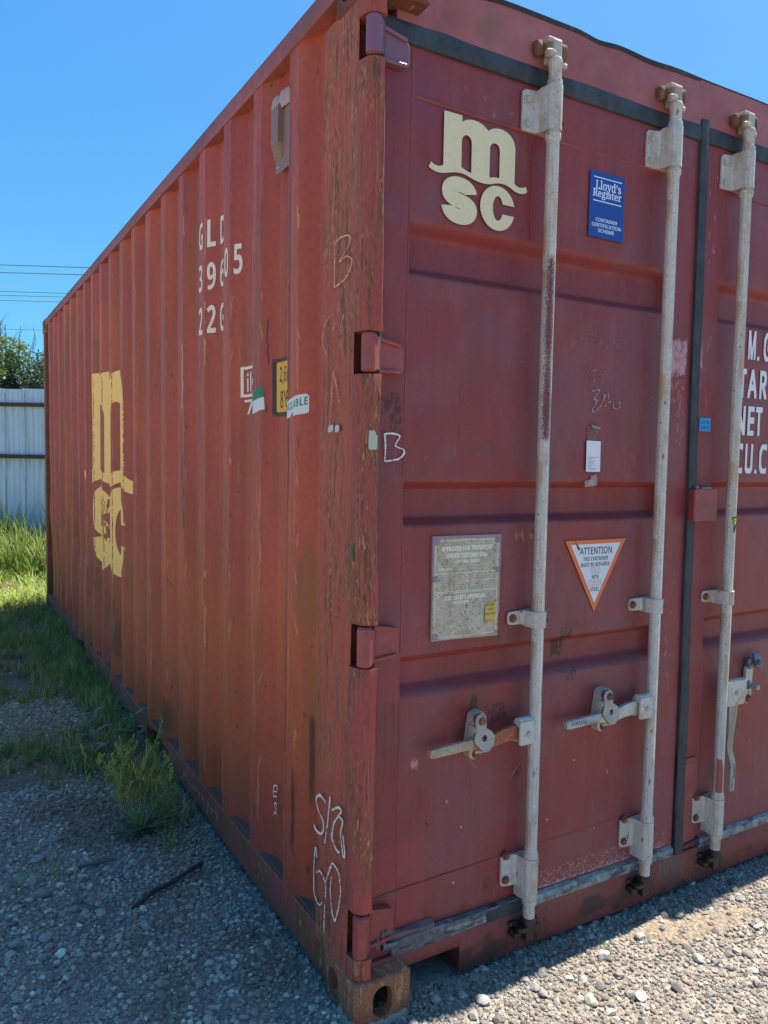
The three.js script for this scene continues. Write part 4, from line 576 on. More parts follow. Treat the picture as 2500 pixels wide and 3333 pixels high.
sideDecal('emblem', -3.925, -3.865, 1.232, 1.312, decalMat(96, 128, (c, w, h) => { c.fillStyle = 'rgb(248,200,108)'; c.beginPath(); c.moveTo(w * 0.2, 4); c.lineTo(w - 2, h * 0.22); c.lineTo(w - 2, h * 0.98); c.lineTo(2, h * 0.5); c.fill(); }), 'tail of the yellow emblem on the next ridge', 3);
const WHITE = 'rgb(224,212,190)';
const LZ = [[-1.322, -1.271], [-1.246, -1.2], [-1.182, -1.125], [-1.027, -0.983], [-0.957, -0.917]];
const sideText = (s, y0, y1, label) => [...s].forEach((ch, i) => { sideDecal('lettering', LZ[i][0], LZ[i][1], y0, y1, decalMat(96, 160, (c, w, h) => fit(c, ch, 6, 3, w - 12, h - 6, WHITE, 'bold 100px sans-serif'), 0.6), label, 4); });
sideText('GLD', 2.171, 2.274, 'white stencilled letter'); sideText('39605', 2.018, 2.121, 'white stencilled figure'); sideText('22G', 1.861, 1.966, 'white stencilled figure');
sideDecal('lettering', -0.928, -0.755, 1.61, 1.712, decalMat(240, 180, (c, w, h) => { c.strokeStyle = WHITE; c.lineWidth = 17; c.strokeRect(9, 9, w * 1.2, h - 18); c.fillStyle = WHITE; c.fillRect(40, 70, 17, 78); c.fillRect(40, 40, 17, 17); c.fillRect(78, 34, 15, 114); c.lineWidth = 16; c.beginPath(); c.arc(150, 92, 42, 0.8, 5.5); c.stroke(); }, 0.6), 'white stencilled railway mark');
sideDecal('lettering', -0.914, -0.76, 1.552, 1.603, decalMat(160, 120, (c, w, h) => fit(c, '70', 4, 4, w - 8, h - 8, WHITE, '100px sans-serif', 4), 0.6), 'white stencilled figures');
sideDecal('sticker', -0.757, -0.671, 1.545, 1.632, decalMat(200, 160, (c, w, h) => { c.beginPath(); c.moveTo(4, 24); c.lineTo(w * 0.94, 4); c.lineTo(w * 0.985, h * 0.84); c.lineTo(6, h - 3); c.closePath(); c.fillStyle = 'rgb(205,208,206)'; c.fill(); c.save(); c.clip(); c.fillStyle = 'rgb(28,112,66)'; c.beginPath(); c.moveTo(0, 20); c.lineTo(w, 0); c.lineTo(w, h * 0.40); c.lineTo(0, h * 0.52); c.fill(); const R = rng(4); c.fillStyle = 'rgba(120,90,80,0.5)'; for (let i = 0; i < 30; i++) c.fillRect(R() * w, h * (0.6 + 0.4 * R()), 2, 2); c.restore(); }, 0.5), 'green and white sticker torn in half');
sideDecal('height_sticker', -0.646, -0.5, 1.535, 1.71, decalMat(320, 400, (c, w, h) => {
  c.fillStyle = 'rgb(44,34,28)'; c.beginPath(); c.roundRect(2, 2, w - 4, h - 4, 26); c.fill(); c.fillStyle = 'rgb(216,164,44)'; c.beginPath(); c.roundRect(36, 26, w - 50, h - 56, 14); c.fill();
  fit(c, '2,6m', 62, 62, 190, 118, 'rgb(46,36,26)', '100px sans-serif', 3); fit(c, "8'6\"", 74, 224, 176, 116, 'rgb(46,36,26)', '100px sans-serif', 3);
  const R = rng(14); c.fillStyle = 'rgba(110,70,44,0.75)'; for (let i = 0; i < 150; i++) c.fillRect(R() * w, R() < 0.5 ? R() * 16 : h - R() * 18, 3 + R() * 5, 4 + R() * 10); for (let i = 0; i < 40; i++) c.fillRect(w * (0.2 + R() * 0.4), h * R(), 1 + R() * 2, 3 + R() * 8);
}, 0.55), 'yellow height sticker with dark border');
sideDecal('sticker', -0.479, -0.367, 1.52, 1.59, decalMat(360, 200, (c, w, h) => { const R = rng(19); c.beginPath(); c.moveTo(4, 66); c.lineTo(60, 40); c.lineTo(w * 0.6, 14); c.lineTo(w * 0.9, 4); c.lineTo(w - 4, 22); c.lineTo(w - 6, h * 0.74); c.lineTo(w * 0.9, h * 0.80); c.lineTo(w * 0.42, h * 0.88); c.lineTo(w * 0.36, h * 0.70); c.lineTo(w * 0.28, h * 0.9); c.lineTo(6, h - 3); c.closePath(); c.fillStyle = 'rgb(206,206,200)'; c.fill(); c.save(); c.clip(); c.transform(1, -0.14, 0, 1, 0, 52); fit(c, 'AILABLE', 10, 22, w * 0.92, 62, 'rgb(32,116,70)', 'bold 100px sans-serif'); c.restore(); c.fillStyle = 'rgba(90,70,66,0.6)'; for (let i = 0; i < 26; i++) c.fillRect(10 + R() * 60, h * (0.55 + R() * 0.4), 2 + R() * 4, 2); }, 0.5), 'torn white sticker with green capitals');
// chalk: strokes given in metres
function chalk(name, parent, plane, strokes, at, width, col, label, rough = 1) {
  const all = strokes.flat(), x0 = Math.min(...all.map((p) => p[0])) - 0.01, x1 = Math.max(...all.map((p) => p[0])) + 0.01, y0 = Math.min(...all.map((p) => p[1])) - 0.01, y1 = Math.max(...all.map((p) => p[1])) + 0.01, S = Math.min(1600, 900 / Math.max(x1 - x0, y1 - y0)), w = Math.ceil((x1 - x0) * S), h = Math.ceil((y1 - y0) * S), R = rng(w * 31 + h);
  const m = decalMat(w, h, (c) => {
    c.fillStyle = col;
    for (const st of strokes) { const cv = new THREE.CatmullRomCurve3(st.map(([a, b]) => new THREE.Vector3((a - x0) * S, (y1 - b) * S, 0)), false, 'catmullrom', 0.4), n = Math.ceil(cv.getLength() / 1.2); for (let i = 0; i <= n; i++) { if (R() < 0.22 * rough) continue; const p = cv.getPoint(i / n); if (rough > 0.3 && noise(p.x * 0.22, p.y * 0.22) < 0.24 * rough + 0.06) continue; const q = width * S * (0.25 + 0.4 * R()) * (0.75 + 0.6 * noise(i * 0.03, w + h)); c.globalAlpha = 0.6 + 0.4 * R(); c.fillRect(p.x - q + (R() - 0.5) * q, p.y - q + (R() - 0.5) * q, q * 2, q * 2); } }
  }, 0.95);
  if (plane === 'z') return part(name, quad(x0, x1, y0, y1, at), m, parent, label);
  const g = new THREE.PlaneGeometry(x1 - x0, y1 - y0); g.rotateY(-Math.PI / 2); g.translate(at, (y0 + y1) / 2, (x0 + x1) / 2); return part(name, g, m, parent, label);
}
const TAN = 'rgb(206,166,124)', CH = 'rgb(226,216,202)', post0 = box20.children.find((o) => o.name === 'corner_post');
const PX = -0.0035;
chalk('chalk_mark', post0, 'x', [[[-0.161, 1.939], [-0.158, 1.881], [-0.159, 1.833]], [[-0.161, 1.939], [-0.132, 1.946], [-0.095, 1.944], [-0.077, 1.935], [-0.087, 1.916], [-0.13, 1.891], [-0.094, 1.895], [-0.067, 1.881], [-0.078, 1.859], [-0.107, 1.841], [-0.159, 1.833]]], PX, 0.003, TAN, 'chalked letter high on the post', 0.5);
chalk('chalk_mark', post0, 'x', [[[-0.165, 1.769], [-0.204, 1.756], [-0.221, 1.727], [-0.218, 1.692], [-0.198, 1.675]], [[-0.131, 1.789], [-0.138, 1.767]], [[-0.103, 1.76], [-0.122, 1.734]], [[-0.161, 1.769], [-0.156, 1.742], [-0.164, 1.726]]], PX, 0.0022, TAN, 'faint chalked strokes on the post');
chalk('chalk_mark', post0, 'x', [[[-0.176, 1.49], [-0.167, 1.576], [-0.159, 1.625], [-0.144, 1.598], [-0.124, 1.551]]], PX, 0.0022, TAN, 'chalked arrow on the post');
chalk('tape_scrap', post0, 'x', [[[-0.178, 1.485], [-0.165, 1.488], [-0.16, 1.484]], [[-0.14, 1.484], [-0.128, 1.486]]], PX, 0.009, 'rgb(190,186,178)', 'scraps of pale tape on the post', 0.2);
chalk('tape_scrap', post0, 'z', [[[0.022, 1.47], [0.026, 1.455], [0.022, 1.443]]], 0.0005, 0.016, 'rgb(176,180,164)', 'scrap of pale tape on the post edge', 0.1);
chalk('paint_dab', post0, 'x', [[[-0.045, 1.187], [-0.046, 1.172]], [[-0.046, 1.205], [-0.0465, 1.2]]], -0.002, 0.011, 'rgb(40,104,60)', 'green paint dab on the post', 0.05);
chalk('chalk_mark', post0, 'x', [[[-0.172, 0.519], [-0.207, 0.524], [-0.229, 0.506], [-0.215, 0.48], [-0.188, 0.464], [-0.183, 0.439], [-0.2, 0.422], [-0.226, 0.42], [-0.24, 0.427]], [[-0.145, 0.547], [-0.158, 0.473], [-0.173, 0.408]], [[-0.134, 0.513], [-0.098, 0.535], [-0.082, 0.531], [-0.098, 0.513], [-0.121, 0.485], [-0.129, 0.462], [-0.132, 0.438], [-0.103, 0.419], [-0.091, 0.423]], [[-0.098, 0.513], [-0.074, 0.509], [-0.085, 0.474], [-0.076, 0.441], [-0.067, 0.421], [-0.06, 0.43], [-0.073, 0.476]]], PX, 0.0042, CH, 'bold white chalk figures low on the post', 0.6);
chalk('chalk_mark', post0, 'x', [[[-0.22, 0.35], [-0.23, 0.371], [-0.238, 0.318], [-0.238, 0.272], [-0.232, 0.236], [-0.203, 0.225], [-0.186, 0.24]], [[-0.223, 0.306], [-0.201, 0.319], [-0.179, 0.312], [-0.166, 0.295], [-0.165, 0.268]], [[-0.166, 0.307], [-0.142, 0.353], [-0.126, 0.376], [-0.093, 0.366], [-0.08, 0.327], [-0.091, 0.276], [-0.11, 0.232], [-0.127, 0.25], [-0.138, 0.298], [-0.133, 0.338]], [[-0.169, 0.243], [-0.172, 0.202], [-0.173, 0.166]]], PX, 0.0034, CH, 'white chalk loops near the foot of the post', 0.8);
chalk('chalk_mark', door, 'z', [[[0.087, 1.474], [0.09, 1.442], [0.089, 1.408]], [[0.087, 1.473], [0.111, 1.475], [0.131, 1.469], [0.118, 1.446], [0.142, 1.436], [0.143, 1.425], [0.126, 1.412], [0.089, 1.407]]], ZD, 0.0028, 'rgb(226,222,220)', 'white letter drawn on the door edge', 0.1);
chalk('chalk_mark', door, 'z', [[[0.681, 1.754], [0.689, 1.759], [0.695, 1.753], [0.687, 1.744], [0.697, 1.739], [0.685, 1.736]], [[0.712, 1.738], [0.714, 1.737]], [[0.726, 1.76], [0.729, 1.75], [0.747, 1.75], [0.741, 1.739], [0.73, 1.74]], [[0.726, 1.76], [0.748, 1.763]], [[0.79, 1.753], [0.81, 1.764]], [[0.801, 1.769], [0.799, 1.739]], [[0.813, 1.766], [0.814, 1.745], [0.841, 1.749], [0.84, 1.764]], [[0.825, 1.771], [0.829, 1.742]], [[0.846, 1.765], [0.87, 1.771]], [[0.857, 1.774], [0.856, 1.744]], [[0.858, 1.759], [0.877, 1.746], [0.887, 1.73]]], ZD, 0.0014, 'rgb(168,120,132)', 'faint handwriting scratched on the door');
chalk('chalk_mark', door, 'z', [[[0.767, 1.69], [0.759, 1.673], [0.757, 1.656]], [[0.771, 1.674], [0.791, 1.68]], [[0.782, 1.687], [0.783, 1.649], [0.775, 1.643]], [[0.814, 1.677], [0.816, 1.647]], [[0.809, 1.664], [0.839, 1.67]], [[0.844, 1.679], [0.846, 1.653]], [[0.875, 1.675], [0.854, 1.658], [0.876, 1.651]]], ZD, 0.0014, 'rgb(166,118,130)', 'faint second line of handwriting');
chalk('chalk_mark', door, 'z', [[[0.776, 1.617], [0.805, 1.623], [0.783, 1.596], [0.795, 1.591], [0.779, 1.564], [0.785, 1.558], [0.808, 1.574], [0.83, 1.61]], [[0.821, 1.613], [0.832, 1.575]], [[0.842, 1.615], [0.84, 1.589], [0.855, 1.594]], [[0.861, 1.588], [0.865, 1.573], [0.886, 1.574], [0.89, 1.591], [0.879, 1.586]]], ZD, 0.0018, 'rgb(200,164,166)', 'bolder chalk scrawl on the door', 0.6);
chalk('chalk_mark', side, 'x', [[[-0.578, 0.367], [-0.606, 0.357], [-0.609, 0.371], [-0.606, 0.388], [-0.59, 0.398], [-0.577, 0.396], [-0.578, 0.386]], [[-0.606, 0.372], [-0.581, 0.381]], [[-0.577, 0.341], [-0.597, 0.339], [-0.593, 0.328], [-0.583, 0.322]], [[-0.58, 0.311], [-0.596, 0.31], [-0.604, 0.297]]], 0.029, 0.003, CH, 'small white letters written down the side wall', 0.3);
chalk('chalk_mark', side, 'x', [[[-1.514, 0.11], [-1.497, 0.099], [-1.465, 0.107]], [[-1.453, 0.094], [-1.429, 0.089], [-1.411, 0.113], [-1.406, 0.088]], [[-1.383, 0.11], [-1.394, 0.085]], [[-1.36, 0.112], [-1.376, 0.082]], [[-1.337, 0.114], [-1.349, 0.086]], [[-1.304, 0.11], [-1.282, 0.105], [-1.315, 0.082]], [[-1.261, 0.11], [-1.239, 0.102], [-1.282, 0.078]], [[-1.218, 0.107], [-1.224, 0.085]], [[-1.187, 0.11], [-1.163, 0.107], [-1.187, 0.084], [-1.197, 0.096]], [[-1.147, 0.104], [-1.117, 0.107], [-1.146, 0.085], [-1.157, 0.097]], [[-1.107, 0.111], [-1.068, 0.111], [-1.078, 0.095]], [[-2.75, 0.1], [-2.7, 0.115], [-2.68, 0.09], [-2.6, 0.11], [-2.58, 0.09]]], -0.0005, 0.0045, 'rgb(206,160,124)', 'chalk figures along the bottom rail', 0.4);
// door stickers and plates
D1('certification_sticker', plateXY([[0.738, 2.05], [0.874, 2.05], [0.874, 2.231], [0.738, 2.231]], ZD - 0.001, 0.001, 0), std({ color: 0x16408c, roughness: 0.4 }));
D1('sticker_print', quad(0.738, 0.874, 2.05, 2.231, ZD + 0.0009), decalMat(384, 512, (c, w, h) => {
  const W = 'rgb(220,224,232)'; c.fillStyle = 'rgb(22,62,140)'; c.fillRect(0, 0, w, h); c.fillStyle = W; c.fillRect(w * 0.1, 40, w * 0.82, 8); c.fillRect(w * 0.1, 222, w * 0.82, 8);
  fit(c, 'Lloyd’s', 62, 64, 280, 90, W, '100px serif', 3); fit(c, 'Register', 34, 132, 316, 78, W, '100px serif', 3);
  fit(c, 'CONTAINER', 74, 356, 240, 28, W, '100px sans-serif', 3); fit(c, 'CERTIFICATION', 34, 398, 320, 28, W, '100px sans-serif', 3); fit(c, 'SCHEME', 104, 440, 176, 28, W, '100px sans-serif', 3);
}, 0.4), 'blue certification sticker');
D1('warning_sticker', quad(0.69, 0.936, 0.971, 1.187, ZD), decalMat(512, 450, (c, w, h) => {
  const tri = (a, col) => { c.fillStyle = col; c.beginPath(); c.moveTo(a * 1.85, a); c.lineTo(w - a * 1.85, a); c.lineTo(w / 2, h - a * 2.2 - 1); c.closePath(); c.fill(); };
  tri(1, 'rgb(214,110,58)'); tri(26, 'rgb(206,210,214)'); const K = 'rgb(36,36,48)', O = 'rgb(206,112,70)', q = (s, y, wd, ht, col, f = 'bold 100px sans-serif') => fit(c, s, w / 2 - wd / 2, y, wd, ht, col, f, 0);
  q('ATTENTION', 46, 268, 42, K, '100px sans-serif'); fit(c, 'ATTENTION', w / 2 - 134, 46, 268, 42, K, '100px sans-serif', 3); q('THIS CONTAINER', 104, 208, 25, K); q('MUST BE REPAIRED', 140, 240, 25, K); q('ONLY', 176, 62, 25, O, '100px sans-serif'); q('WITH', 216, 58, 25, K); q('CORTEN', 255, 94, 25, O, '100px sans-serif'); q('STEEL', 294, 76, 25, K);
  c.strokeStyle = 'rgb(90,100,112)'; c.lineWidth = 2; c.strokeRect(w / 2 - 38, 170, 76, 36); c.strokeRect(w / 2 - 54, 249, 108, 36);
  c.fillStyle = 'rgb(92,42,54)'; c.beginPath(); c.moveTo(78, 2); c.lineTo(124, 50); c.lineTo(116, 62); c.lineTo(106, 60); c.closePath(); c.fill();
}, 0.5), 'orange and white triangular warning sticker with a tear');
{
  const plate = D1('approval_plate', plateXY([[0.235, 0.944], [0.452, 0.938], [0.4535, 1.211], [0.236, 1.213]], DZ - 0.001, 0.0065, 0.001), std({ color: 0x99958a, roughness: 0.6 }), 'weathered grey approval plate');
  part('plate_print', quad(0.237, 0.4515, 0.943, 1.2105, DZ + 0.0063), decalMat(512, 640, (c, w, h) => {
    const im = c.createImageData(w, h); for (let j = 0; j < h; j++) for (let i = 0; i < w; i++) { const a = fbm(i / 40, j / 40, 4), b = fbm(i / 9 + 50, j / 14, 3), k = 148 + (a - 0.5) * 40 + (b - 0.5) * 34, r = sstep(0.55, 0.72, fbm(i / 60 + 9, j / 90 + 4, 4)), d = sstep(0.66, 0.72, b); const q = (j * w + i) * 4; im.data[q] = lerp(lerp(k + 26, 166, r * 0.4), 126, d); im.data[q + 1] = lerp(lerp(k + 17, 142, r * 0.4), 112, d); im.data[q + 2] = lerp(lerp(k - 6, 106, r * 0.4), 92, d); im.data[q + 3] = 255; } c.putImageData(im, 0, 0);
    const W = 'rgba(232,226,208,0.95)', R = rng(71); c.strokeStyle = W; c.lineWidth = 3; c.strokeRect(16, 16, w - 32, h - 32); c.beginPath(); c.moveTo(16, 222); c.lineTo(w - 16, 222); c.moveTo(16, 336); c.lineTo(w - 16, 336); c.moveTo(16, 346); c.lineTo(w - 16, 346); c.moveTo(256, 222); c.lineTo(256, 336); c.moveTo(256, 276); c.lineTo(w - 16, 276); c.stroke();
    fit(c, 'APPROVED FOR TRANSPORT', 58, 52, 396, 30, W, 'bold 100px sans-serif'); fit(c, 'UNDER CUSTOMS SEAL', 96, 96, 320, 29, W, 'bold 100px sans-serif'); fit(c, 'GB/C 19057 LR02975', 166, 142, 184, 17, W, '100px sans-serif', 3); fit(c, 'CSC SAFETY APPROVAL', 92, 362, 320, 28, W, 'bold 100px sans-serif'); fit(c, 'GB/LR 209', 150, 400, 120, 16, W, '100px sans-serif', 3); fit(c, 'TYPE : MSC', 36, 186, 110, 14, W, '100px sans-serif', 2);
    c.fillStyle = 'rgba(208,202,190,0.45)'; for (let r = 0; r < 22; r++) { const y = r < 2 ? 172 + r * 22 : r < 8 ? 236 + (r - 2) * 16 : 430 + (r - 8) * 13.5; let x = 36 + R() * 8; const end = r < 8 ? 240 : 200; while (x < w - 60) { const l = 3 + R() * 7; if ((x < end || x > 270) && R() < 0.7 && !(x > 380 && r > 8)) c.fillRect(x, y, l * 0.6, 7 + R() * 2); x += l; } }
    c.fillStyle = 'rgba(92,80,62,0.6)'; for (let i = 0; i < 800; i++) c.fillRect(20 + R() * (w - 40), 30 + R() * (h - 60), 1 + R() * 3, 1 + R() * 3);
    c.fillStyle = 'rgba(140,92,58,0.35)'; for (let i = 0; i < 240; i++) c.fillRect(110 + R() * 60, 190 + R() * 170, 2 + R() * 4, 3 + R() * 8);
  }, 0.65), plate, 'embossed lettering of the approval plate');
  part('sticker', quad(0.4045, 0.4425, 0.977, 1.032, DZ + 0.0078), decalMat(160, 240, (c, w, h) => { c.fillStyle = 'rgb(196,166,76)'; c.beginPath(); c.moveTo(18, 2); c.lineTo(w - 2, 2); c.lineTo(w - 4, h - 6); c.lineTo(30, h - 2); c.lineTo(2, h * 0.78); c.lineTo(2, h * 0.3); c.closePath(); c.fill(); const K = 'rgb(50,44,30)'; fit(c, 'ACEP', 26, 14, 110, 30, K); fit(c, '"I"RI"', 30, 68, 100, 32, K); fit(c, 'S9CS11870', 8, 122, 144, 28, K); fit(c, 'S.S.C.', 40, 200, 90, 26, K); c.strokeStyle = K; c.lineWidth = 6; c.beginPath(); c.moveTo(18, 2); c.lineTo(3, h * 0.3); c.lineTo(3, h * 0.78); c.lineTo(30, h - 3); c.stroke(); }, 0.5), plate, 'torn yellow sticker on the plate');
  const lil = std({ color: new THREE.Color(0.3, 0.2, 0.24), roughness: 0.6 });
  for (const [x, y, r] of [[0.246, 1.202, 0.009], [0.443, 1.2, 0.0075], [0.244, 1.105, 0.008], [0.446, 1.12, 0.007], [0.246, 0.953, 0.0085], [0.443, 0.95, 0.004]]) part('rivet', knob(x, y, DZ + 0.006, r, r, 0.003, x * 90 + y), lil, plate);
  part('paint_edge', [plateXY([[0.233, 1.209], [0.456, 1.206], [0.457, 1.216], [0.233, 1.217]], DZ - 0.0005, 0.0075, 0.0015), plateXY([[0.4515, 1.0], [0.456, 1.0], [0.457, 1.21], [0.4525, 1.21]], DZ - 0.0007, 0.007, 0.001), plateXY([[0.2335, 1.1], [0.2385, 1.12], [0.239, 1.21], [0.233, 1.21]], DZ - 0.0009, 0.0078, 0.001)], lil, plate, 'painted-over rim of the plate');
}
D1('tape_residue', quad(0.757, 0.81, 1.335, 1.52, ZD - 0.0004), decalMat(160, 480, (c, w, h) => { const R = rng(3); for (let i = 0; i < 900; i++) { c.fillStyle = rgba(120 + R() * 40, 84 + R() * 30, 74 + R() * 24, 0.5); c.fillRect(10 + R() * (w - 20), 6 + R() * 110, 3 + R() * 8, 1 + R() * 3); } c.fillStyle = 'rgba(160,142,136,0.75)'; c.beginPath(); c.moveTo(70, 380); c.lineTo(w - 14, 370); c.lineTo(w - 8, h - 30); c.lineTo(8, h - 14); c.lineTo(2, h - 60); c.lineTo(80, h - 76); c.fill(); c.strokeStyle = 'rgba(196,180,172,0.7)'; c.lineWidth = 3; for (let i = 0; i < 8; i++) { c.beginPath(); c.moveTo(70 + R() * 70, 380 + R() * 80); c.lineTo(40 + R() * 90, 400 + R() * 76); c.stroke(); } }, 0.35), 'brown adhesive and torn tape');
D1('paper_label', plateXY([[0.761, 1.386], [0.8165, 1.3855], [0.8155, 1.4745], [0.760, 1.4755]], ZD - 0.0004, 0.001, 0), std({ color: 0xd8d8dc, roughness: 0.6 }), 'small white paper label');
part('label_print', quad(0.763, 0.814, 1.388, 1.43, ZD + 0.0009), decalMat(160, 140, (c, w, h) => { const R = rng(6); c.fillStyle = 'rgba(110,112,118,0.8)'; for (let r = 0; r < 10; r++) c.fillRect(r ? 12 : 4, 6 + r * 13, r ? 50 + R() * 60 : 140, 3.4); }), door, 'tiny print lines of the paper label');
D1('curled_tape', boxUV(loft(Array.from({ length: 7 }, (_, i) => { const t = i / 6; return [[0.775 + 0.035 * t, 1.522 - 0.003 * t, ZD], [0.778 + 0.033 * t, 1.516, ZD + 0.012 * Math.sin(t * 3)], [0.78 + 0.034 * t, 1.51, ZD]]; }))), std({ color: 0x8f8688, roughness: 0.35 }), 'curled end of grey tape');
D2('note', plateXY([[1.2465, 1.519], [1.3, 1.518], [1.301, 1.562], [1.247, 1.561]], ZD - 0.001, 0.0015, 0), std({ color: 0x2a8cc0, roughness: 0.6 }), 'small bright blue tag');
part('note_writing', quad(1.249, 1.299, 1.52, 1.56, ZD + 0.0012), decalMat(140, 110, (c, w, h) => { c.strokeStyle = 'rgb(24,60,96)'; c.lineWidth = 4; const R = rng(10); for (const y of [36, 82]) { c.beginPath(); for (let i = 0; i < 14; i++) c.lineTo(14 + i * 8.6, y + (R() - 0.5) * 30); c.stroke(); } }), door2, 'scribble on the blue tag');
{
  const rt = (s, x0, x1, y0, y1) => D2('lettering', quad(x0, x1, y0, y1, ZD), decalMat(Math.ceil((x1 - x0) * 1600), 160, (c, w, h) => fit(c, s, 1, 1, w - 2, h - 2, 'rgb(214,214,216)', '100px sans-serif', 8), 0.5), 'white stencilled capitals on the right door');
  const rows = [[[1.475, 1.514, 'M'], [1.523, 1.535, '.'], [1.557, 1.597, 'G']], [[1.434, 1.473, 'T'], [1.482, 1.53, 'A'], [1.545, 1.584, 'R']], [[1.432, 1.477, 'N'], [1.49, 1.524, 'E'], [1.532, 1.568, 'T']], [[1.432, 1.472, 'C'], [1.486, 1.526, 'U'], [1.538, 1.55, '.'], [1.562, 1.602, 'C']]];
  const ys = [[1.763, 1.858], [1.636, 1.731], [1.512, 1.609], [1.385, 1.484]];
  rows.forEach((r, i) => r.forEach(([a, b, s]) => rt(s, a, b, ys[i][0], s === '.' ? ys[i][0] + 0.013 : ys[i][1])));
}
{
  const tagM = decalMat(96, 200, (c, w, h) => { c.fillStyle = 'rgb(24,24,22)'; c.beginPath(); c.moveTo(4, 10); c.lineTo(w - 20, 4); c.lineTo(w - 2, 50); c.lineTo(w * 0.5, h - 4); c.lineTo(w * 0.34, h - 10); c.lineTo(w * 0.3, h * 0.55); c.closePath(); c.fill(); c.fillStyle = 'rgb(206,202,40)'; c.beginPath(); c.moveTo(18, 26); c.lineTo(w - 26, 20); c.lineTo(w - 14, 56); c.lineTo(w * 0.5, h * 0.56); c.lineTo(w * 0.42, h * 0.5); c.closePath(); c.fill(); c.strokeStyle = 'rgb(24,24,22)'; c.lineWidth = 7; c.beginPath(); c.arc(w * 0.56, 56, 14, 2.5, 6.5); c.stroke(); });
  const g = new THREE.CylinderGeometry(0.0178, 0.0178, 0.056, 14, 1, true, -0.75, 1.35); g.translate(1.370, 1.219, -0.015); part('sticker', g, tagM, bars[2], 'torn black and yellow sticker on the bar');
  const sur = (x0, x1, y0, y1, z, rot) => { const g2 = new THREE.PlaneGeometry(x1 - x0, y1 - y0); if (rot) { g2.deleteAttribute('uv'); g2.setAttribute('uv', new THREE.Float32BufferAttribute([0, 0, 0, 1, 1, 0, 1, 1].map((v, i) => v), 2)); } g2.translate((x0 + x1) / 2, (y0 + y1) / 2, z); return g2; };
  const surM = decalMat(256, 64, (c, w, h) => { fit(c, 'SURALOC', 4, 4, w * 0.56, h * 0.46, 'rgba(66,66,64,0.85)', 'bold 100px sans-serif'); c.save(); c.translate(w, h); c.rotate(Math.PI); fit(c, 'SURALOC', 4, 4, w * 0.52, h * 0.46, 'rgba(66,66,64,0.75)', 'bold 100px sans-serif'); c.restore(); });
  part('handle_lettering', sur(0.688, 0.80, 0.6515, 0.6715, -0.004), surM, bars[1]);
  part('handle_lettering', sur(1.436, 1.456, 0.318, 0.408, -0.0128, true), surM, bars[2]);
}
// ventilator
{
  const vm = std({ color: new THREE.Color(0.24, 0.135, 0.105), roughness: 0.55, bumpMap: paintBump, bumpScale: 0.002 }), v = P('ventilator', [box(0.02, 0.0225, 2.24, 2.44, -0.605, -0.49, 0.001), boxUV(loft([[2.435, 0.022, 0.022], [2.42, 0.004, 0.0], [2.318, 0.004, 0.0]].map(([y, xo]) => [[0.022, y, -0.602], [xo, y, -0.602], [xo, y, -0.552], [0.022, y, -0.552]])))], vm, 'small louvred ventilator box with torn tape over it');
  part('vent_grille', boxUV(loft([[2.3175, 0.004], [2.272, 0.0195]].map(([y, xo]) => [[0.022, y, -0.602], [xo, y, -0.602], [xo, y, -0.552], [0.022, y, -0.552]]))), std({ color: new THREE.Color(0.36, 0.24, 0.15), roughness: 0.7 }), v, 'perforated slope of the ventilator');  // tan tone paints in the light thrown up from the ground
  const holes = []; for (let i = 0; i < 8; i++) for (let j = 0; j < 8; j++) { const t = (i + 0.5) / 8, h = box(-0.0008, 0.0006, -0.0018, 0.0018, -0.0012, 0.0012, 0.0003); h.rotateZ(0.3); h.translate(lerp(0.004, 0.0195, t), lerp(2.3175, 2.272, t), -0.6 + j * 0.0062 + 0.002); holes.push(h); }
  tag(part('grille_holes', holes, MDark, v), null, null, null, 'stuff'); part('rivet', [cyl(0.004, 0.003, 0.0195, 2.257, -0.59, 'x'), cyl(0.003, 0.003, 0.0195, 2.255, -0.575, 'x')], boltPale, v);
  const rows = []; const R = rng(31); for (let i = 0; i <= 14; i++) { const z = lerp(-0.606, -0.485, i / 14); rows.push([[0.018 - 0.004 * R(), 2.405 + 0.006 * R(), z], [0.012 - 0.01 * R(), 2.425 + 0.008 * R(), z], [0.016 - 0.012 * R(), 2.445 + 0.012 * R(), z], [0.024, 2.45 + 0.014 * R(), z]]); }
  part('torn_tape', boxUV(loft(rows, { closed: false })), std({ color: new THREE.Color(0.34, 0.27, 0.26), roughness: 0.6 }), v, 'ragged grey tape over the ventilator');
}
P('bent_hook', (() => { const c = new THREE.CatmullRomCurve3([[0.03, 0.15, -1.02], [0.015, 0.165, -1.02], [0.01, 0.195, -1.015], [0.014, 0.215, -1.01]].map((p) => new THREE.Vector3(...p))); return boxUV(new THREE.TubeGeometry(c, 10, 0.007, 8)); })(), MR, 'bent lashing hook sticking out above the rail');

// ================================================================ ground
const groundTex = colourTex(1024, 1024, (u, v, o) => { const a = fbm(u * 6, v * 6, 5, 6), g = noise(u * 200, v * 200, 200), b = fbm(u * 60, v * 60, 3, 60), k = 182 + (a - 0.5) * 40 + (g - 0.5) * 60 + (b - 0.5) * 40; o[0] = k * 1.03; o[1] = k * 0.96; o[2] = k * 0.87; }, null);
const groundBump = greyTex(512, 512, (u, v) => fbm(u * 60, v * 60, 4, 60));
const groundH = (x, z) => { const r = noise(x * 1.3 + 20, z * 1.3 + 40) - 0.5, f = noise(x * 5 + 3, z * 5) - 0.5; const near = Math.min(1, Math.max(Math.max(-x, x - WID), Math.max(z, -L - z), 0) / 0.35); return -0.004 + near * (0.02 * r + 0.007 * f) + 0.012 * Math.exp(-Math.pow((x - 1.2) / 0.25, 2) - Math.pow((z - 0.14) / 0.08, 2)); };
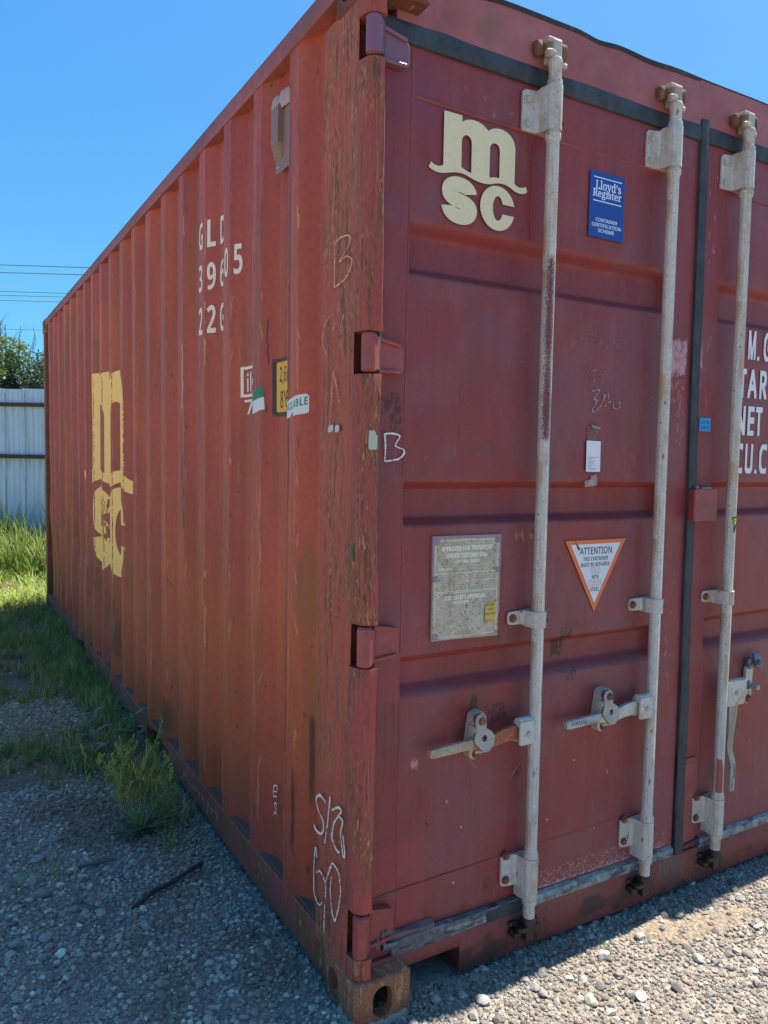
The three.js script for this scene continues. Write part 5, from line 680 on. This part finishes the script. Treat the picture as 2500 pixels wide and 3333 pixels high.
const grassCover = (x, z) => {                                             // 0..1: how much grass grows here
  const n = fbm(x * 2.2 + 5, z * 2.2 + 9, 3), e = 0.16 * (n - 0.5) * 2;
  if (x > 0.06 && z > -L) return 0;
  let k = 0;
  if (z < -6.2) { k = 1 - 0.85 * sstep(-8.0, -7.3, z + e * 2) * sstep(-6.15, -6.5, z) * (x < 1 ? 1 : 0.4); }
  else { k = Math.max(sstep(-3.0 + e, -3.35 + e, z), 0.97 * Math.min(sstep(-1.62 + e + (x + 0.2) * 0.3, -1.95 + e, z), sstep(-2.62 + e, -2.4 + e, z) + sstep(-0.26, -0.14, x + e * 0.4))); }
  if (x < -2.2) k *= 0.5 + n;
  return k;
};
{
  const pos = [], uv = [], vc = [], idx = [], xs = [], zs = []; const spread = (a, b, n, c, k) => Array.from({ length: n + 1 }, (_, i) => { const t = i / n * 2 - 1; return c + (t < 0 ? c - a : b - c) * Math.sign(t) * (0.04 * Math.abs(t) + 0.96 * Math.pow(Math.abs(t), k)); });
  xs.push(...spread(-160, 160, 220, 0.3, 5)); zs.push(...spread(-180, 140, 220, -1, 5));
  for (const z of zs) for (const x of xs) { const f = Math.hypot(x, z) > 12 ? 0 : 1; pos.push(x, groundH(x, z) * f - (1 - f) * 0.01, z); uv.push(x, z); const so = f * clamp(grassCover(x, z) * 0.8 + 0.6 * sstep(0.5, 0.7, fbm(x * 3 + 8, z * 3, 3)) * (x < 0 ? 1 : 0.25)), sh = x < 0 ? lerp(0.45, 1, sstep(-0.9, -1.7, x)) : 0.52; vc.push(lerp(0.95, 0.62, so) * sh, lerp(0.94, 0.48, so) * sh, lerp(0.94, 0.36, so) * sh); }  // colour set paler further left, added to bounce light onto the side wall
  for (let j = 0; j + 1 < zs.length; j++) for (let i = 0; i + 1 < xs.length; i++) { const a = j * xs.length + i; idx.push(a, a + xs.length, a + 1, a + 1, a + xs.length, a + xs.length + 1); }
  const g = new THREE.BufferGeometry(); g.setAttribute('position', new THREE.Float32BufferAttribute(pos, 3)); g.setAttribute('uv', new THREE.Float32BufferAttribute(uv, 2)); g.setAttribute('color', new THREE.Float32BufferAttribute(vc, 3)); g.setIndex(idx); g.computeVertexNormals();
  const m = part('ground', g, std({ map: groundTex, vertexColors: true, bumpMap: groundBump, bumpScale: 0.02, roughness: 0.95 }), scene); m.userData.kind = 'structure'; m.userData.label = 'gravelly yard ground';
}
// ---------------------------------------------------------------- gravel
function stoneGeo(seed, detail = 1, flat = 0.7) {
  const g = new THREE.IcosahedronGeometry(1, detail).toNonIndexed(), p = g.attributes.position, R = rng(seed), cuts = Array.from({ length: 9 }, () => [new THREE.Vector3(R() - 0.5, R() - 0.5, R() - 0.5).normalize(), 0.55 + R() * 0.35]);
  const v = new THREE.Vector3(); for (let i = 0; i < p.count; i++) { v.fromBufferAttribute(p, i); for (const [n, d] of cuts) { const e = v.dot(n) - d; if (e > 0) v.addScaledVector(n, -e * 0.85); } const k = 1 + 0.16 * (noise(v.x * 2 + seed * 3, v.y * 2 + v.z * 1.7 + 9) - 0.5); p.setXYZ(i, v.x * k * 1.1, v.y * k * flat, v.z * k * 0.9); }
  g.computeVertexNormals(); return boxUV(toCreasedNormals(g, 0.55));
}
const stoneTex = colourTex(512, 512, (u, v, o) => { const a = fbm(u * 8, v * 8, 4, 8), g = noise(u * 128, v * 128, 128), k = 205 + (a - 0.5) * 70 + (g - 0.5) * 40; o[0] = k; o[1] = k * 0.985; o[2] = k * 0.965; }, null, [0.6, 0.6]);
const MStone = std({ map: stoneTex, roughness: 0.9 });
const stoneShapes = Array.from({ length: 6 }, (_, i) => stoneGeo(100 + i * 7, i < 4 ? 0 : 1, 0.62 + 0.05 * (i % 3))).map((g) => { return g; });
const inBox = (x, z) => x > 0.02 && x < WID - 0.02 && z < -0.07 && z > -L + 0.02;
const tones = [[0.31, 0.295, 0.275], [0.38, 0.365, 0.34], [0.47, 0.445, 0.41], [0.2, 0.19, 0.18], [0.56, 0.53, 0.49], [0.38, 0.30, 0.235], [0.33, 0.33, 0.33], [0.74, 0.71, 0.65]];
function scatter(name, label, zone, n, smin, smax, seed, sink) {
  const R = rng(seed), spots = stoneShapes.map(() => []), col = new THREE.Color(), o = new THREE.Object3D();
  for (let i = 0; i < n; i++) {
    const [x, z] = zone(R); if (inBox(x, z)) continue;
    if (grassCover(x, z) > 0.6 && R() < 0.85) continue;
    const s = lerp(smin, smax, Math.pow(R(), 2.4)); spots[R() * stoneShapes.length | 0].push([x, z, s, R() * 6.28, R() * 0.9 - 0.45, tones[Math.min(7, R() * R() * 9.5 | 0)], 0.8 + R() * 0.45]);
  }
  const g = new THREE.Group(); g.name = numbered(name); scene.add(g); tag(g, label, 'gravel', null, 'stuff');
  spots.forEach((list, k) => {
    const m = new THREE.InstancedMesh(stoneShapes[k], MStone, list.length); m.name = numbered('pebbles'); m.castShadow = m.receiveShadow = true;
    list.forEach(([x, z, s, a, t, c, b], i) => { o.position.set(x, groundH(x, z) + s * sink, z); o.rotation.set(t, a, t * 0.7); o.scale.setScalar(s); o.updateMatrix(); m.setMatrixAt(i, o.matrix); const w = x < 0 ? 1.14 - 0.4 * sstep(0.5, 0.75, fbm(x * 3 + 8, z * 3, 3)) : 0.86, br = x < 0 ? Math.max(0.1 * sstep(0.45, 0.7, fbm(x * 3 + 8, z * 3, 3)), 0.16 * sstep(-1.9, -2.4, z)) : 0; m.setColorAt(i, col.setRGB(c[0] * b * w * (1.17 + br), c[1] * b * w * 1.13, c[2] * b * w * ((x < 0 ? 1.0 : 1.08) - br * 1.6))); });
    m.userData.kind = 'stuff'; g.add(m);
  });
}
const uni = (x0, x1, z0, z1) => (R) => [lerp(x0, x1, R()), lerp(z0, z1, R())];
scatter('gravel', 'grey gravel in the shade beside the long side', uni(-1.5, 0.06, -3.3, 0.9), 66000, 0.0028, 0.0105, 1, 0.25);
scatter('gravel', 'sunlit pale gravel in front of the doors', uni(-0.1, 2.6, -0.12, 1.2), 52000, 0.0022, 0.0086, 2, 0.25);
scatter('gravel', 'scattered coarser stones among the gravel', (R) => R() < 0.6 ? [lerp(-1.5, 0.04, R()), lerp(-3.4, 0.9, R())] : [lerp(0, 2.6, R()), lerp(-0.1, 1.2, R())], 4200, 0.008, 0.019, 3, 0.2);
scatter('gravel', 'thin stones on the far bare ground', uni(-3, 0.05, -8.4, -3), 9000, 0.005, 0.014, 4, 0.2);
// fine earth drift by the sunlit edge
{
  const big = [-1, 1, 2].map((i) => stoneGeo(300 + i * 11, 2, 0.66));
  const list = [
    [-0.583, -1.242, 0.030, 0.40, 'large grey stone lying beside the grass at the left edge'], [-0.611, -1.103, 0.022, 0.42, 'pale stone below the large grey one at the left edge'], [-0.600, -1.01, 0.026, 0.36, 'long flat tan stone in the shade at the left edge'], [-0.691, -0.764, 0.024, 0.40, 'tan stone half out of frame at the lower left'], [-0.613, -0.76, 0.022, 0.46, 'whitish flat stone at the lower left, right of the tan one'],
    [-0.344, -0.692, 0.020, 0.46, 'pale stone lying just below the dark stick'], [-0.12, -0.724, 0.020, 0.36, 'grey stone nearest the bottom rail, right of the dark stick'], [-0.508, -1.373, 0.026, 0.34, 'flat grey stone among the weeds left of the seeding plant'], [-0.327, -1.0, 0.018, 0.40, 'rounded grey stone above the dark stick'],
    [0.349, 0.057, 0.026, 0.62, 'bright angular stone on the shadow edge below the door sill'], [0.509, 0.111, 0.018, 0.45, 'reddish stone casting a shadow on sunlit gravel'], [0.77, 0.077, 0.021, 0.60, 'rounded cream stone on sunlit gravel under the middle bar'], [0.996, 0.216, 0.022, 0.52, 'oblong pale stone lying at the right of the sunlit gravel'], [0.73, 0.245, 0.022, 0.6, 'white stone low in the sunlit gravel'], [0.599, 0.195, 0.023, 0.58, 'egg-shaped cream stone at the bottom of the sunlit gravel'], [0.641, 0.123, 0.018, 0.45, 'grey mottled stone in the sunlit gravel'], [0.505, 0.085, 0.018, 0.42, 'small tan stone next to the reddish one'], [0.928, 0.066, 0.022, 0.52, 'pale clod beside the bare earth patch'], [1.12, 0.05, 0.02, 0.5, 'cream clod on the bare earth patch'],
  ];
  list.forEach(([x, z, s, b, label], i) => { const m = part('stone', big[i % 3], std({ map: stoneTex, color: new THREE.Color(b * 1.1, b * (i === 10 ? 0.86 : 1.06), b * (i % 4 === 2 ? 0.82 : 0.98)), roughness: 0.9 }), scene, label); m.position.set(x, groundH(x, z) + s * 0.3, z); m.rotation.set(0.2 * (i % 3 - 1), i * 1.7, 0.15 * (i % 2)); m.scale.setScalar(s * (x > 0 ? 0.85 : 1)); tag(m, label, 'stone', 'loose stones in the gravel'); });
  const earth = []; const R = rng(90); for (const [cx, cz, rx, rz] of [[1.16, 0.12, 0.2, 0.06], [1.02, 0.06, 0.12, 0.05]]) { const rows = []; for (let j = 0; j <= 10; j++) { const row = []; for (let i = 0; i < 24; i++) { const a = i / 24 * 6.283, q = j / 10, e = 0.8 + 0.4 * noise(Math.cos(a) * 2 + 5, Math.sin(a) * 2 + cx * 9), x = cx + Math.cos(a) * rx * q * e, z = cz + Math.sin(a) * rz * q * e; row.push([x, groundH(x, z) + 0.0055 * (1 - q * q) * (0.4 + 1.2 * noise(x * 40, z * 40)) - 0.002 * (q > 0.95), z]); } rows.push(row); } earth.push(boxUV(loft(rows, { caps: false, crease: null }))); }
  const m = part('earth_patch', earth, std({ map: groundTex, color: new THREE.Color(0.46, 0.41, 0.35), bumpMap: groundBump, bumpScale: 0.012, roughness: 1 }), scene); tag(m, 'bare tan earth patch in the sunlit gravel by the sill', 'earth', null, 'stuff');
  const w = part('litter', box(1.266, 1.298, 0.006, 0.012, 0.203, 0.215, 0.003), std({ color: 0xd8d8d6, roughness: 0.5 }), scene); w.rotation.y = 0; tag(w, 'small white scrap lying on the sunlit gravel at the right', 'litter');
}
// ---------------------------------------------------------------- sticks
function stick(pts, r, mat, label) { const c = new THREE.CatmullRomCurve3(pts.map(([x, z, h]) => new THREE.Vector3(x, groundH(x, z) + r * 0.8 + 0.004 + (h || 0), z))), rows = [], n = 26, up = new THREE.Vector3(0, 1, 0); for (let i = 0; i <= n; i++) { const t = i / n, p = c.getPointAt(t), d = c.getTangentAt(t), s = d.clone().cross(up).normalize(), k = r * (0.75 + 0.4 * noise(i * 0.7, r * 900)) * (t < 0.06 || t > 0.94 ? 0.6 : 1); rows.push(Array.from({ length: 8 }, (_, q) => { const a = q / 8 * 6.283, e = k * (0.85 + 0.3 * noise(q * 1.3, i * 0.4)); return [p.x + s.x * Math.cos(a) * e, p.y + Math.sin(a) * e, p.z + s.z * Math.cos(a) * e]; })); } const m = part('stick', boxUV(loft(rows)), mat, scene); return tag(m, label, 'stick'); }
stick([[-0.361, -0.798], [-0.325, -0.815, 0.006], [-0.284, -0.844, 0.01], [-0.22, -0.872, 0.008], [-0.17, -0.896, 0.012], [-0.125, -0.925, 0.008], [-0.088, -0.96]], 0.008, std({ color: new THREE.Color(0.05, 0.042, 0.035), roughness: 0.9, bumpMap: rustBump, bumpScale: 0.004 }), 'dark crooked stick lying on gravel beside the bottom rail');
stick([[-0.478, -1.129], [-0.42, -1.118, 0.005], [-0.347, -1.104, 0.01]], 0.0055, std({ color: new THREE.Color(0.11, 0.095, 0.08), roughness: 0.95 }), 'thin weathered twig on gravel near the large grey stone');

// ---------------------------------------------------------------- grass
function tuftGeo(seed, blades, h, w, spread) {
  const R = rng(seed), pos = [], idx = [];
  for (let b = 0; b < blades; b++) {
    const a = R() * 6.283, lean = (0.15 + R() * 0.85) * spread, hh = h * (0.55 + R() * 0.55), bx = (R() - 0.5) * 0.06, bz = (R() - 0.5) * 0.06, ca = Math.cos(a), sa = Math.sin(a), ww = w * (0.7 + R() * 0.6), o = pos.length / 3;
    for (let i = 0; i <= 4; i++) { const t = i / 4, r = lean * hh * t * t, y = hh * (t - 0.28 * lean * t * t), q = ww * (1 - t * t * 0.96); pos.push(bx + ca * r - sa * q, y, bz + sa * r + ca * q, bx + ca * r + sa * q, y, bz + sa * r - ca * q); if (i < 4) { const k = o + i * 2; idx.push(k, k + 1, k + 2, k + 1, k + 3, k + 2); } }
  }
  const g = new THREE.BufferGeometry(); g.setAttribute('position', new THREE.Float32BufferAttribute(pos, 3)); g.setAttribute('uv', new THREE.Float32BufferAttribute(new Float32Array(pos.length / 3 * 2), 2)); g.setIndex(idx); g.computeVertexNormals(); return g;
}
const MGrass = new THREE.MeshPhysicalMaterial({ color: 0xffffff, roughness: 0.85, transmission: 0.35, thickness: 0, side: THREE.DoubleSide });
function grass(name, label, cat, geos, list, tint) {
  const g = new THREE.Group(); g.name = numbered(name); scene.add(g); tag(g, label, cat, null, 'stuff'); const o = new THREE.Object3D(), c = new THREE.Color(), R = rng(list.length);
  geos.forEach((geo, k) => { const mine = list.filter((_, i) => i % geos.length === k); if (!mine.length) return; const m = new THREE.InstancedMesh(geo, MGrass, mine.length); m.name = numbered('tufts'); m.castShadow = m.receiveShadow = true; m.userData.kind = 'stuff'; mine.forEach(([x, z, s], i) => { o.position.set(x, groundH(x, z) - 0.004, z); o.rotation.set(0, R() * 6.283, 0); o.scale.set(s * (0.8 + R() * 0.4), s, s * (0.8 + R() * 0.4)); o.updateMatrix(); m.setMatrixAt(i, o.matrix); m.setColorAt(i, c.setRGB(...tint(R))); }); g.add(m); });
}
{
  const R = rng(55), short = [tuftGeo(1, 10, 0.13, 0.0028, 0.9), tuftGeo(2, 9, 0.16, 0.003, 1.0), tuftGeo(3, 8, 0.1, 0.0034, 1.1)], mid = [tuftGeo(11, 14, 0.2, 0.004, 0.9), tuftGeo(12, 14, 0.16, 0.004, 1.2)], tall = [tuftGeo(21, 16, 0.5, 0.008, 0.55), tuftGeo(22, 14, 0.62, 0.007, 0.5), tuftGeo(23, 18, 0.36, 0.011, 0.9)];
  const green = (q) => (R2) => { const d = R2(), k = q * (0.7 + 0.6 * R2()); return d < 0.14 ? [0.5 * k, 0.42 * k, 0.18 * k] : [(0.22 + 0.1 * R2()) * k, 0.3 * k, 0.045 * k]; };
  let l = []; for (let i = 0; i < 9000; i++) { const x = lerp(-1.7, 0.05, R()), z = lerp(-6.2, -1.2, R()); if (R() < grassCover(x, z) * 0.8 * sstep(0.2, 0.46, fbm(x * 4.5, z * 4.5 + 3, 3))) l.push([x, z, 0.36 + R() * 0.5]); } for (let i = 0; i < 90; i++) { const x = lerp(-1.2, -0.06, R()), z = lerp(-1.75, -1.05, R()); if (R() < 0.5) l.push([x, z, 0.3 + R() * 0.4]); }
  for (let i = 0; i < 420; i++) { const z = lerp(-6.0, -1.25, R()); if (z < -1.7 && z > -2.3 && R() < 0.75) continue; l.push([-0.02 - R() * 0.12, z, 0.4 + R() * 0.5]); }
  grass('grass', 'green grass in the shade along the foot of the container', 'grass', short, l, green(1.0));
  l = []; for (let i = 0; i < 15000; i++) { const x = lerp(-4, 5, R()), z = lerp(-9.6, -6.1, R()); if (R() < grassCover(x, z) * 0.95) l.push([x, z, 0.6 + R() * 0.7]); }
  grass('grass', 'bright sunlit grass behind the container', 'grass', mid, l, (R2) => { const k = 0.8 + 0.5 * R2(); return [(0.27 + 0.08 * R2()) * k, 0.4 * k, 0.06 * k]; });
  l = []; for (let i = 0; i < 1500; i++) { const t = lerp(-5, 6, R()), d = 0.1 + Math.pow(R(), 1.4) * 1.15; l.push([0.07 + 0.865 * t - 0.5 * d, -9.06 + 0.5015 * t + 0.865 * d, 0.7 + R() * 0.9 * (1.25 - d * 0.4)]); }
  grass('weeds', 'tall lush weeds at the foot of the fence', 'weeds', tall, l, (R2) => { const k = 0.7 + 0.6 * R2(); return [(0.2 + 0.08 * R2()) * k, 0.32 * k, 0.06 * k]; });
  l = []; for (let i = 0; i < 2600; i++) { const x = lerp(-3, 2, R()), z = lerp(-8.2, -6.05, R()); l.push([x, z, 0.35 + R() * 0.5]); }
  grass('dry_grass', 'dry straw-coloured grass on the bare strip behind the container', 'dry grass', [tuftGeo(31, 8, 0.09, 0.003, 1.7), tuftGeo(32, 7, 0.07, 0.003, 2)], l, (R2) => { const k = 0.8 + 0.5 * R2(); return [0.5 * k, 0.4 * k, 0.22 * k]; });
}
// ---------------------------------------------------------------- weeds that can be told apart
const leafMat = (r, g, b, t = 0.35) => new THREE.MeshPhysicalMaterial({ color: new THREE.Color(r, g, b), roughness: 0.75, transmission: t, thickness: 0, side: THREE.DoubleSide });
function leafGeo(l, w, fold = 0.25, bend = 0.4) { const rows = []; for (let i = 0; i <= 5; i++) { const t = i / 5, q = w * Math.sin(Math.PI * Math.min(0.97, 0.06 + t * 0.93)) * (1 - 0.3 * t), y = -bend * l * t * t * 0.5; rows.push([[l * t, y + q * fold, -q], [l * t, y, 0], [l * t, y + q * fold, q]]); } return loft(rows, { closed: false, crease: null }); }
function tube(pts, r0, r1) { const c = new THREE.CatmullRomCurve3(pts.map((p) => new THREE.Vector3(...p))), rows = [], n = 6; for (let i = 0; i <= n; i++) { const p = c.getPointAt(i / n), r = lerp(r0, r1, i / n); rows.push([0, 1, 2, 3].map((k) => [p.x + Math.cos(k * 1.571) * r, p.y, p.z + Math.sin(k * 1.571) * r])); } return loft(rows, { caps: false }); }
{
  const R = rng(61), p = thing('seeding_weed', 'yellow-green bushy weed with seed spikes growing from gravel beside the bottom rail', 'weed'); p.position.set(-0.223, 0, -1.307);
  const stems = [], seeds = [], leaves = [], sg = new THREE.IcosahedronGeometry(0.0036, 0);
  for (let i = 0; i < 26; i++) {
    const a = R() * 6.283, s = 0.06 + R() * 0.21, h = 0.17 + R() * 0.2, ex = Math.cos(a) * s * 1.1 - 0.02, ez = Math.sin(a) * s, m = [ex * 0.4, h * 0.5, ez * 0.4], e = [ex, h, ez]; stems.push(tube([[Math.cos(a) * 0.008, 0, Math.sin(a) * 0.008], m, e], 0.0018, 0.0008));
    for (let k = 0; k < 4; k++) { const t0 = 0.45 + R() * 0.4, b = [ex * t0 * t0 * 1.1, h * t0, ez * t0 * t0 * 1.1], q = R() * 6.283, l = 0.04 + R() * 0.06, f = [b[0] + Math.cos(q) * l * 0.5, b[1] + l, b[2] + Math.sin(q) * l * 0.5]; stems.push(tube([b, [(b[0] + f[0]) / 2 + Math.cos(q) * 0.008, (b[1] + f[1]) / 2, (b[2] + f[2]) / 2], f], 0.001, 0.0005)); for (let j = 0; j < 13; j++) { const t = 0.3 + 0.75 * j / 13, g = sg.clone(); g.scale(1, 1.5, 1); g.translate(lerp(b[0], f[0], t) + (R() - 0.5) * 0.011, lerp(b[1], f[1], t) + (R() - 0.5) * 0.004, lerp(b[2], f[2], t) + (R() - 0.5) * 0.011); g.deleteAttribute('uv'); seeds.push(g); } }
    if (i % 2) { const t = 0.3 + R() * 0.4, g = leafGeo(0.03 + R() * 0.03, 0.003, 0.2, 0.6); g.rotateZ(0.5); g.rotateY(R() * 6.283); g.translate(ex * t * t, h * t, ez * t * t); leaves.push(g); }
  }
  part('stem', stems, leafMat(0.24, 0.28, 0.08, 0), p); part('seed_heads', seeds, leafMat(0.3, 0.34, 0.06, 0.2), p); p.children[1].userData.kind = 'stuff'; part('leaf', leaves, leafMat(0.12, 0.18, 0.05), p);
  const rosette = []; for (let i = 0; i < 26; i++) { const g = leafGeo(0.09 + R() * 0.09, 0.005 + R() * 0.004, 0.2, 0.5); g.rotateZ(0.35 + R() * 0.3); g.rotateY(R() * 6.283); g.translate((R() - 0.5) * 0.07, 0.005, 0.03 + (R() - 0.5) * 0.07); rosette.push(g); } part('leaf', rosette, leafMat(0.05, 0.12, 0.035), p, 'dark grassy leaves at the foot of the weed');
  const broad = (x, z, n, h, label, seed, col) => { const q = thing('broadleaf_weed', label, 'weed'); q.position.set(x, 0, z); const S = rng(seed); part('stem', [tube([[0, 0, 0], [0.01, h * 0.5, 0.008], [0.0, h, 0.0]], 0.0035, 0.0015)], leafMat(0.12, 0.17, 0.06, 0), q); for (let i = 0; i < n; i++) { const t = 0.2 + 0.8 * i / n, g = leafGeo(0.10 * (1.15 - t * 0.5), 0.017 * (1.1 - t * 0.4), 0.25, 0.5); g.rotateZ(0.25 + t * 0.6); g.rotateY(i * 2.4 + S()); g.translate(0.008 * Math.sin(t * 3), h * t, 0); part('leaf', g, col, q); } };
  broad(-0.265, -2.06, 11, 0.25, 'pale broad-leaved weed standing in the shaded grass', 5, leafMat(0.17, 0.22, 0.12)); broad(-0.055, -2.22, 8, 0.2, 'broad-leaved weed pressed against the container near the forklift pocket', 8, leafMat(0.15, 0.22, 0.09)); broad(-0.06, -6.1, 6, 0.14, 'dark leafy weed at the far foot of the container', 9, leafMat(0.035, 0.08, 0.035));
}
// ---------------------------------------------------------------- fence
const F0 = new THREE.Vector3(0.07, 0, -9.06), FR = new THREE.Vector3(0.865, 0, 0.5015).normalize();
{
  const fence = thing('metal_fence', 'pale blue-white sheet metal fence with dark rails behind the container', 'fence'); fence.position.copy(F0); fence.rotation.y = -Math.atan2(FR.z, FR.x);
  const fm = std({ map: colourTex(256, 1024, (u, v, o) => { const a = fbm(u * 4, v * 6, 4), s = fbm(u * 40, v * 3, 3), k = 1 + (a - 0.5) * 0.07 + (s - 0.5) * 0.08, d0 = sstep(0.55, 0.75, fbm(u * 14 + 3, v * 5, 4)); o[0] = (180 - d0 * 20) * k; o[1] = (197 - d0 * 24) * k; o[2] = (207 - d0 * 28) * k; }), roughness: 0.35 });
  const pr = []; for (const [x, z] of [[0, 0], [0.012, 0.016], [0.03, 0.016], [0.045, 0], [0.11, 0], [0.118, 0.004], [0.128, 0.004], [0.136, 0], [0.1755, 0], [0.184, 0.004], [0.194, 0.004], [0.202, 0], [0.232, 0], [0.2445, 0.0015]]) pr.push([x, z]);
  const sheet = loft([0.04, 2.2].map((y) => pr.map(([x, z]) => [x, y, z])), { closed: false, caps: false, uv: (i, j, p) => [p[0] / 0.245, p[1] / 2.2], crease: 0.3 });
  const back = loft([0.04, 2.2].map((y) => pr.map(([x, z]) => [x, y, z - 0.001]).reverse()), { closed: false, caps: false, uv: (i, j, p) => [p[0] / 0.245, p[1] / 2.2], crease: 0.3 }); const g = mergeGeometries([sheet, back]);
  const R = rng(3); for (let i = -26; i < 34; i++) { const m = part('fence_panel', g, fm, fence); m.position.set(i * 0.245 + 0.03, (R() - 0.5) * 0.012, 0); }
  const rm = std({ color: new THREE.Color(0.045, 0.026, 0.024), roughness: 0.7, bumpMap: rustBump, bumpScale: 0.002 }); for (const y of [2.005, 1.365, 0.32]) part('fence_rail', box(-6.3, 8.3, y - 0.024, y + 0.024, 0.018, 0.058, 0.004), rm, fence);
  for (let i = -2; i < 4; i++) part('fence_post', box(i * 2.5 + 0.9, i * 2.5 + 0.96, -0.1, 2.1, -0.08, -0.02, 0.004), rm, fence);
}
// ---------------------------------------------------------------- trees beyond the fence
function tree(label, x, z, h, rx, n, seed, dark, leafSize, group) {
  const t = thing('tree', label, 'tree', group), R = rng(seed); t.position.set(x, 0, z);
  const limbs = [], cl = []; limbs.push(tube([[0, 0, 0], [0.05, h * 0.2, 0.03], [0.02, h * 0.42, 0]], 0.07, 0.045));
  for (let i = 0; i < 26; i++) { const a = R() * 6.283, s = rx * (0.3 + 0.6 * R()), hh = h * (0.45 + 0.46 * R()), e = [Math.cos(a) * s, hh, Math.sin(a) * s], b = [0.02, h * (0.16 + R() * 0.26), 0]; limbs.push(tube([b, [e[0] * 0.45, (b[1] + e[1]) / 2 - 0.04, e[2] * 0.45], e], 0.026, 0.006)); cl.push([...e, 0.22 + R() * 0.3]); }
  part('trunk', limbs, std({ color: new THREE.Color(0.10, 0.075, 0.06), roughness: 0.95 }), t);
  const pos = [], nor = [], v = new THREE.Vector3(), q = new THREE.Quaternion(), e = new THREE.Euler();
  for (let i = 0; i < n; i++) {
    const c = cl[R() * cl.length | 0], a = R() * 6.283, u = R() * 2 - 1, r = c[3] * rx * 0.9 * Math.pow(R(), 0.45), sn = Math.sqrt(1 - u * u), cx = c[0] + Math.cos(a) * sn * r, cy = c[1] + u * r * 0.75, cz = c[2] + Math.sin(a) * sn * r; if (cy < 0.3) continue;
    e.set((R() - 0.3) * 1.4, R() * 6.283, (R() - 0.5) * 1.2); q.setFromEuler(e); const l = leafSize * (0.6 + 0.8 * R()), w = l * 0.42;
    const P4 = [[-l / 2, 0, 0], [0, 0.12 * l, w / 2], [l / 2, -0.1 * l, 0], [0, 0.12 * l, -w / 2]].map((k) => { v.set(...k).applyQuaternion(q); return [v.x + cx, v.y + cy, v.z + cz]; }); pos.push(...P4[0], ...P4[1], ...P4[2], ...P4[0], ...P4[2], ...P4[3]);
  }
  const g = new THREE.BufferGeometry(); g.setAttribute('position', new THREE.Float32BufferAttribute(pos, 3)); g.setAttribute('uv', new THREE.Float32BufferAttribute(new Float32Array(pos.length / 3 * 2), 2)); g.computeVertexNormals();
  part('crown', g, dark ? leafMat(0.05, 0.1, 0.05, 0.3) : leafMat(0.13, 0.19, 0.045, 0.4), t);
}
tree('light green bushy tree above the fence at the left edge', -0.15, -12.9, 3.4, 1.15, 15000, 7, false, 0.085);
tree('dark leafy tree above the fence next to the container corner', 1.0, -12.7, 3.45, 0.9, 11000, 17, true, 0.08);
tree('pale-leaved tree beyond the fence outside the left edge', -2.6, -13.8, 3.1, 1.2, 9000, 27, false, 0.085);
tree('shaded shrub filling the gap between the trees beyond the fence', 0.4, -13.9, 3.3, 1.2, 11000, 37, true, 0.085);
{
  const t = thing('bare_shrub', 'bare leafless twigs sticking up above the light green tree', 'shrub'); t.position.set(0.3, 0, -13.3); const R = rng(5), tw = [];
  for (let i = 0; i < 9; i++) { const a = (R() - 0.5) * 0.9, h = 3.3 + R() * 0.4; const e = [a * 0.8 + 0.05, h, (R() - 0.5) * 0.4]; tw.push(tube([[0, 0.4, 0], [a * 0.3, h * 0.6, 0], e], 0.016, 0.003)); for (let k = 0; k < 3; k++) { const f = 0.75 + R() * 0.2; tw.push(tube([[e[0] * f, h * f, e[2] * f], [e[0] * f + (R() - 0.5) * 0.2, h * f + 0.22, e[2] * f], [e[0] * f + (R() - 0.5) * 0.34, h * f + 0.42, e[2] * f]], 0.006, 0.002)); } } part('branches', tw, std({ color: new THREE.Color(0.10, 0.08, 0.07), roughness: 0.95 }), t);
}
// ---------------------------------------------------------------- power lines
[[6.66, 0.011, 'topmost power line crossing the sky at the left', -0.03], [6.45, 0.0105, 'second power line from the top at the left', -0.02], [5.93, 0.0075, 'third power line down, first of the lower three', -0.03], [5.82, 0.0075, 'fourth power line down, middle of the lower three', -0.02], [5.68, 0.0075, 'fifth power line down, lowest of the lower three', -0.02], [4.88, 0.005, 'faint thin wire above the tree tops', -0.01], [4.22, 0.005, 'faint lowest wire just over the tree tops', 0]].forEach(([y, r, label, slope]) => {
  const pts = []; for (let i = 0; i <= 24; i++) { const t = lerp(-30, 42, i / 24); pts.push(new THREE.Vector3(0.8 + 0.865 * t, y + slope * t * 0.35 + 0.0006 * (t - 3) * (t - 3), -23.1 + 0.5015 * t)); }
  const m = part('power_line', new THREE.TubeGeometry(new THREE.CatmullRomCurve3(pts), 48, r, 6), std({ color: new THREE.Color(0.05, 0.07, 0.1), roughness: 0.7 }), scene); tag(m, label, 'power line', 'power lines crossing the sky');
});
renderer.render(scene, camera);
